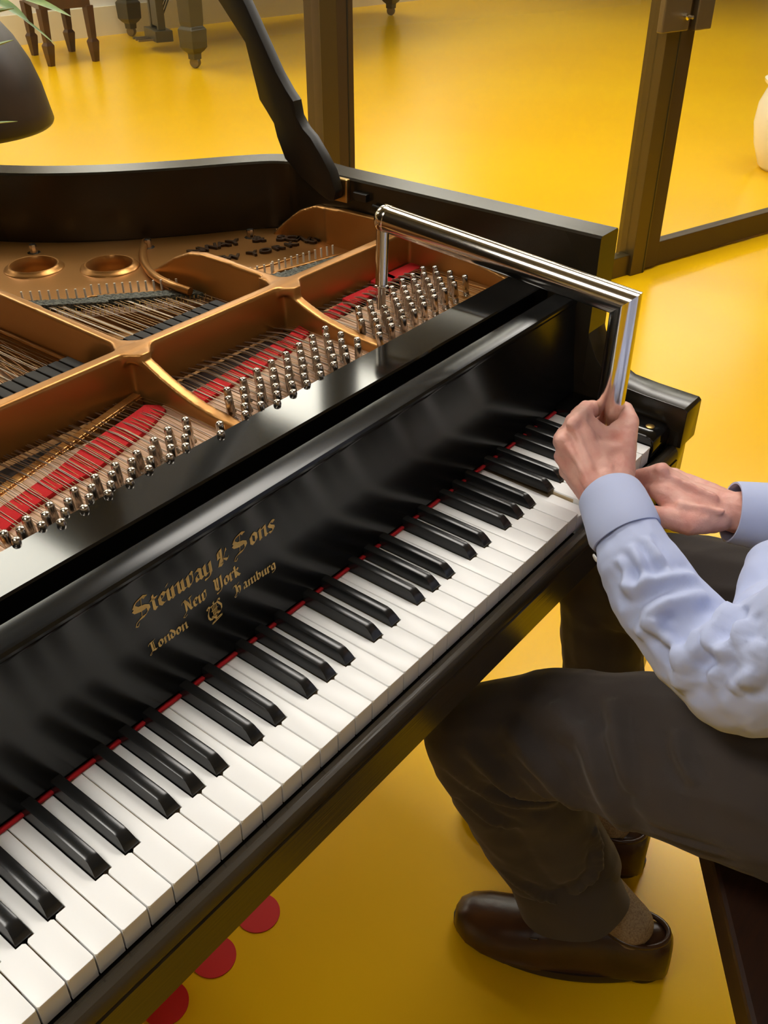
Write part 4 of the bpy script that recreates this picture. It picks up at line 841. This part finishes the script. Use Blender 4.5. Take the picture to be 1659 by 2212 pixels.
# --- socks and shoes
def foot(heel, toe, ankle_top, tilt=0.0):
    heel = Vector(heel); toe = Vector(toe); d = (toe - heel); L = d.length; d.normalize(); n = Vector((-d.y, d.x, 0))
    P3 = lambda s, w, z: heel + d * (s * L) + n * w + Vector((0, 0, z))
    # (s, half width, height, crown squareness)
    sec = [(0.0, .022, .070), (0.02, .031, .084), (0.08, .0365, .090), (0.18, .039, .089), (0.28, .0405, .087), (0.40, .043, .090), (0.50, .0470, .086), (0.62, .0520, .077), (0.74, .0540, .067), (0.85, .0500, .060), (0.93, .0410, .053), (0.98, .027, .044), (1.0, .012, .032)]
    bm = bmnew(); rings = []
    for s, hw, h in sec:
        ring = []
        for k in range(28):
            a = 2 * math.pi * k / 28; c, si = math.cos(a), math.sin(a)
            x = math.copysign(abs(c) ** .75, c) * hw * (1 - .16 * max(0, si)); z = .018 + (h - .018) * max(0, si) ** .8 if si > 0 else .018 - .010 * abs(si)
            ring.append(P3(s, x + 0.012 * math.sin(s * 3.1) , z))
        rings.append(ring)
    loft(bm, rings)
    sh = fin(bm, 'shoe', SHOE, person, 60)
    for v in sh.data.vertices: v.co.z += 0.0016 * noise.noise(v.co * 45)
    bm = bmnew(); rings = []
    for k2, z in ((1.05, 0.004), (1.07, .012), (1.05, .020)):
        rings.append([P3(0.5 + math.cos(a) * 0.508, (math.sin(a)) * (.0385 + .014 * (0.5 + 0.5 * math.cos(a)) ** .8) * k2 + 0.012 * math.sin((0.5 + math.cos(a) * .5) * 3.1), z) for a in [2 * math.pi * k / 48 for k in range(48)]])
    loft(bm, rings); fin(bm, 'sole', SOLE, sh, 50)
    bm = bmnew(); rings = []
    for z in (0.0, .014):
        rings.append([P3(0.13 + math.cos(a) * (0.125 if math.cos(a) < 0 else .11), math.sin(a) * .036, z) for a in [2 * math.pi * k / 32 for k in range(32)]])
    loft(bm, rings); fin(bm, 'heel', SOLE, sh, 50)
    # collar of the shoe: rolled edge around the ankle
    bm = bmnew(); pts = [P3(0.175 + math.cos(a) * 0.145, math.sin(a) * .0290 + .006, .0875 + .003 * abs(math.cos(a)) ** 2) for a in [2 * math.pi * k / 28 for k in range(29)]]
    tube(bm, pts, .0042, 8, False); fin(bm, 'shoe_collar', SHOE, sh, 60)
    bm = bmnew(); pts = [P3(0.60 + 0.10 * math.cos(a), math.sin(a) * .036 + .010, .0790 - .018 * max(0, math.cos(a)) - 0.010 * abs(math.sin(a))) for a in [math.pi * (-.5 + k / 12) for k in range(13)]]
    tube(bm, pts, .0018, 6); fin(bm, 'shoe_seam', SHOE, sh, 60)
    bm = bmnew(); A1 = P3(0.20, 0.006, .045); chain(bm, [(A1, .022), (P3(0.20, .006, .080), .0285), (P3(0.20, .006, .098), .0320), (Vector(ankle_top), .038)]); 
    organic(bm, 'sock', SOCK, person, 0.0035, 3)
foot((0.688, -0.226, FL), (0.556, 0.062, FL), (0.6520, -0.1230, -0.6170))
foot((0.822, -0.125, FL), (0.742, 0.175, FL), (0.8530, -0.0450, -0.6710))
bm = bmnew()

# ------------------------------------------------------------------ bench under the person
bx = Vector((0.83, 0.56, 0)).normalized(); by = Vector((0.56, -0.83, 0)).normalized()
bc = Vector((0.4800, -0.3150, 0))
BT = Matrix(((bx.x, by.x, 0, bc.x), (bx.y, by.y, 0, bc.y), (0, 0, 1, 0), (0, 0, 0, 1)))
bench = empty('piano_stool', (bc.x + by.x * .2, bc.y + by.y * .2, FL), 'dark brown wooden stool under the seated person, cut off by the right edge', 'stool')
bm = bmnew(); box(bm, -0.21, 0.21, 0.0, 0.42, -0.325, -0.30, BT); fin(bm, 'seat', DWOOD, bench, bevel=0.006)
bm = bmnew(); box(bm, -0.20, 0.20, 0.012, 0.40, -0.385, -0.326, BT); fin(bm, 'apron', DWOOD, bench, bevel=0.003)
bm = bmnew(); lathe(bm, [(0, -0.385), (0.05, -0.385), (0.035, -0.45), (0.03, -0.60), (0.045, -0.68), (0.12, -0.72), (0.14, FL), (0, FL)], BT @ Vector((0, 0.22, 0)), 28); fin(bm, 'pedestal', DWOOD, bench, 40)

# ------------------------------------------------------------------ red dots on the floor
for k, (x, y, lb) in enumerate(((0.375, 0.309, 'red round floor dot under the keyboard, nearest the left shoe'), (0.282, 0.311, 'red round floor dot under the keyboard, middle one of three'), (0.190, 0.314, 'red round floor dot under the keyboard, lowest one in the picture'))):
    bm = bmnew(); lathe(bm, [(0, 0), (0.0335, 0.0), (0.0335, 0.0012), (0, 0.0012)], (x, y, FL + 0.0002), 48); tag(fin(bm, 'floor_dot', REDDOT), lb, 'floor dot', 'red dots in a row on the floor')

# ------------------------------------------------------------------ beyond the glass
# concert grand: three legs and the pedal lyre show below its case
FLEG = [(4.98, 5.46), (5.60, 6.93), (7.94, 5.95)]
g2 = empty('grand_piano', (6.2, 6.1, FL), 'dark grand piano beyond the glass, only its legs and pedal lyre in view', 'piano')
bm = bmnew(); prism(bm, [(4.80, 5.30), (5.45, 7.05), (6.1, 6.75), (6.9, 6.55), (7.9, 6.35), (8.25, 6.05), (8.15, 5.75), (7.6, 5.40), (6.4, 5.20), (5.4, 5.1)], -0.09, 0.26, 'z'); fin(bm, 'case', PIANOF, g2, bevel=0.01)
for x, y in FLEG:
    bm = bmnew(); h = .072
    loft(bm, [[Vector((x + a * q, y + b * q, z)) for a, b in ((-1, -1), (1, -1), (1, 1), (-1, 1))] for q, z in ((.085, -.09), (.08, -.16), (.066, -.20), (.062, -.43), (.058, -.46), (.074, -.48), (.070, -.60), (.052, -.625), (.036, -.64), (.034, -.68))]); lg = fin(bm, 'leg', PIANOF, g2, bevel=0.004)
    bm = bmnew(); lathe(bm, [(0, -.02), (.036, -.02), (.040, 0), (.036, .02), (0, .02)], (x, y, FL + .040), 20, (1, .3, 0)); tube(bm, [(x, y, -.68), (x, y, FL + .05)], .018, 10); fin(bm, 'caster', LOCKM, lg, 40)
lx, ly_ = 5.30, 6.22; LT = Matrix.Translation((lx, ly_, 0)) @ Matrix.Rotation(math.radians(67), 4, 'Z')
bm = bmnew(); box(bm, -.15, .15, -.07, .07, -.66, -.58, LT); box(bm, -.11, -.07, -.03, .03, -.58, -.09, LT); box(bm, .07, .11, -.03, .03, -.58, -.09, LT); box(bm, -.06, .06, -.025, .025, -.56, -.09, LT); ly2 = fin(bm, 'pedal_lyre', PIANOF, g2, bevel=.004)
bm = bmnew()
for a in (-.05, .0, .05): tube(bm, [LT @ Vector((a, .0, -.55)), LT @ Vector((a * 1.2, -.25, -.09))], .006, 6)
fin(bm, 'lyre_brace', PIANOF, ly2, 40)
for a in (-.07, 0, .07):
    bm = bmnew(); box(bm, a - .014, a + .014, .06, .19, -.655, -.640, LT); fin(bm, 'pedal', LOCKM, ly2, bevel=.003)
# bench with four tapered legs
bb = empty('piano_bench', (4.61, 6.53, FL), 'dark brown wooden bench with four tapered legs beyond the glass', 'bench')
c4 = [(4.36, 6.345), (4.69, 6.25), (4.83, 6.73), (4.55, 6.82)]
for x, y in c4:
    bm = bmnew(); loft(bm, [[Vector((x + a * q, y + b * q, z)) for a, b in ((-1, -1), (1, -1), (1, 1), (-1, 1))] for q, z in ((.030, -.36), (.024, -.56), (.022, -.58), (.034, -.60), (.030, -.64), (.020, FL))]); fin(bm, 'leg', BENCHW, bb, bevel=.003)
cx = sum(p[0] for p in c4) / 4; cy = sum(p[1] for p in c4) / 4
ex = [(cx + (x - cx) * 1.12, cy + (y - cy) * 1.08) for x, y in c4]
bm = bmnew(); prism(bm, ex, -.37, -.27, 'z'); fin(bm, 'apron', BENCHW, bb, bevel=.004)
ex = [(cx + (x - cx) * 1.25, cy + (y - cy) * 1.16) for x, y in c4]
bm = bmnew(); prism(bm, ex, -.27, -.20, 'z'); fin(bm, 'seat', BENCHW, bb, bevel=.012)
# white vase
bm = bmnew(); lathe(bm, [(0, 0), (.105, 0), (.125, .02), (.165, .12), (.185, .22), (.180, .31), (.155, .375), (.150, .39), (.172, .41), (.175, .425), (.160, .425), (.140, .40), (.150, .30), (0, .28)], (5.020, 1.138, FL), 48)
tag(fin(bm, 'vase', CERAM, None, 50), 'large white ceramic vase on the yellow floor at the right edge', 'vase')
# shade of a floor lamp
lp = empty('floor_lamp', (0.921, 1.594, FL), 'dark brown domed floor lamp cut off at the left edge', 'lamp')
bm = bmnew(); prf = [(.172, .0), (.1745, .006), (.170, .03), (.162, .075), (.148, .12), (.125, .165), (.095, .205), (.05, .235), (.012, .245)]
n = len(prf); rr = [(r, z) for r, z in prf] + [(max(r - .004, .002), z - .003) for r, z in prf[::-1]]
R = [[bm.verts.new((0.921 + r * math.cos(2 * math.pi * k / 56), 1.594 + r * math.sin(2 * math.pi * k / 56), 0.145 + z)) for k in range(56)] for r, z in rr]
for i in range(len(R)):
    A_ = R[i]; B_ = R[(i + 1) % len(R)]
    for k in range(56): bm.faces.new((A_[k], A_[(k + 1) % 56], B_[(k + 1) % 56], B_[k]))
fin(bm, 'lamp_shade', SHADE, lp, 60)
bm = bmnew(); tube(bm, cat([(0.921 - .02, 1.594 + .02, FL + .02), (0.921 - .03, 1.594 + .03, 0), (0.921 - .02, 1.594 + .02, 0.145 + .1), (0.921, 1.594, 0.145 + .245)], 8), .010, 10); fin(bm, 'pole', BLACK2, lp, 40)
bm = bmnew(); lathe(bm, [(0, 0), (.12, 0), (.115, .018), (.02, .03), (0, .03)], (0.921 - .02, 1.594 + .02, FL), 32); fin(bm, 'base', BLACK2, lp, 40)
# leafy plant: pot, stems, leaves
px, py = 0.763, 1.536
pl = empty('potted_plant', (px, py, FL), 'green leafy plant hanging over the dark lamp at the upper left corner', 'plant')
bm = bmnew(); lathe(bm, [(0, 0), (.075, 0), (.09, .15), (.095, .155), (.095, .17), (.085, .17), (.08, .13), (0, .13)], (px, py, FL), 32); fin(bm, 'pot', CERAM, pl, 40)
def leaf(p, q, wd, droop, up=(0, 0, 1)):
    p = Vector(p); q = Vector(q); d = q - p; s = d.cross(Vector(up)).normalized(); bm = bmnew(); n = 12; L = []
    for i in range(n + 1):
        t = i / n; c = p.lerp(q, t) + Vector((0, 0, droop * math.sin(math.pi * t))); h = wd * (math.sin(math.pi * t ** .8)) ** .8 if 0 < t < 1 else 0.0004
        L.append([c - s * h, c + Vector((0, 0, -h * .25)), c + s * h, c + Vector((0, 0, -h * .25 - .0006))])
    loft(bm, L); return fin(bm, 'leaf', LEAF, pl, 60)
LEAVES_ = [((0.8700, 1.3790, 0.4210), (0.9270, 1.1840, 0.3830), 0.021, 0.01), ((0.8440, 1.3580, 0.3740), (0.8980, 1.3070, 0.3890), 0.019, 0.004), ((0.9030, 1.4210, 0.4080), (0.9170, 1.2980, 0.3670), 0.017, 0.006), ((0.7610, 1.2280, 0.3380), (0.8100, 1.1900, 0.3600), 0.013, 0.004), ((0.9240, 1.3630, 0.3800), (0.9150, 1.2250, 0.3350), 0.003, 0.004), ((0.6700, 1.1480, 0.2530), (0.7240, 1.0890, 0.2610), 0.007, 0.002)]
for a, b, wd, dr2 in LEAVES_: leaf(a, b, wd, dr2)
bm = bmnew()
for a, b, wd, dr2 in LEAVES_: tube(bm, cat([(px, py, FL + .12), (px + .01, py, 0.0), (Vector((px, py, 0)) * .5 + Vector(a) * .5) + Vector((0, 0, .25)), a], 6), .0022, 6)
fin(bm, 'stem', LEAF, pl, 60)

# ------------------------------------------------------------------ set everything on the floor at z = 0
for o in list(bpy.data.objects):
    if o.parent is None: o.location.z += LIFT
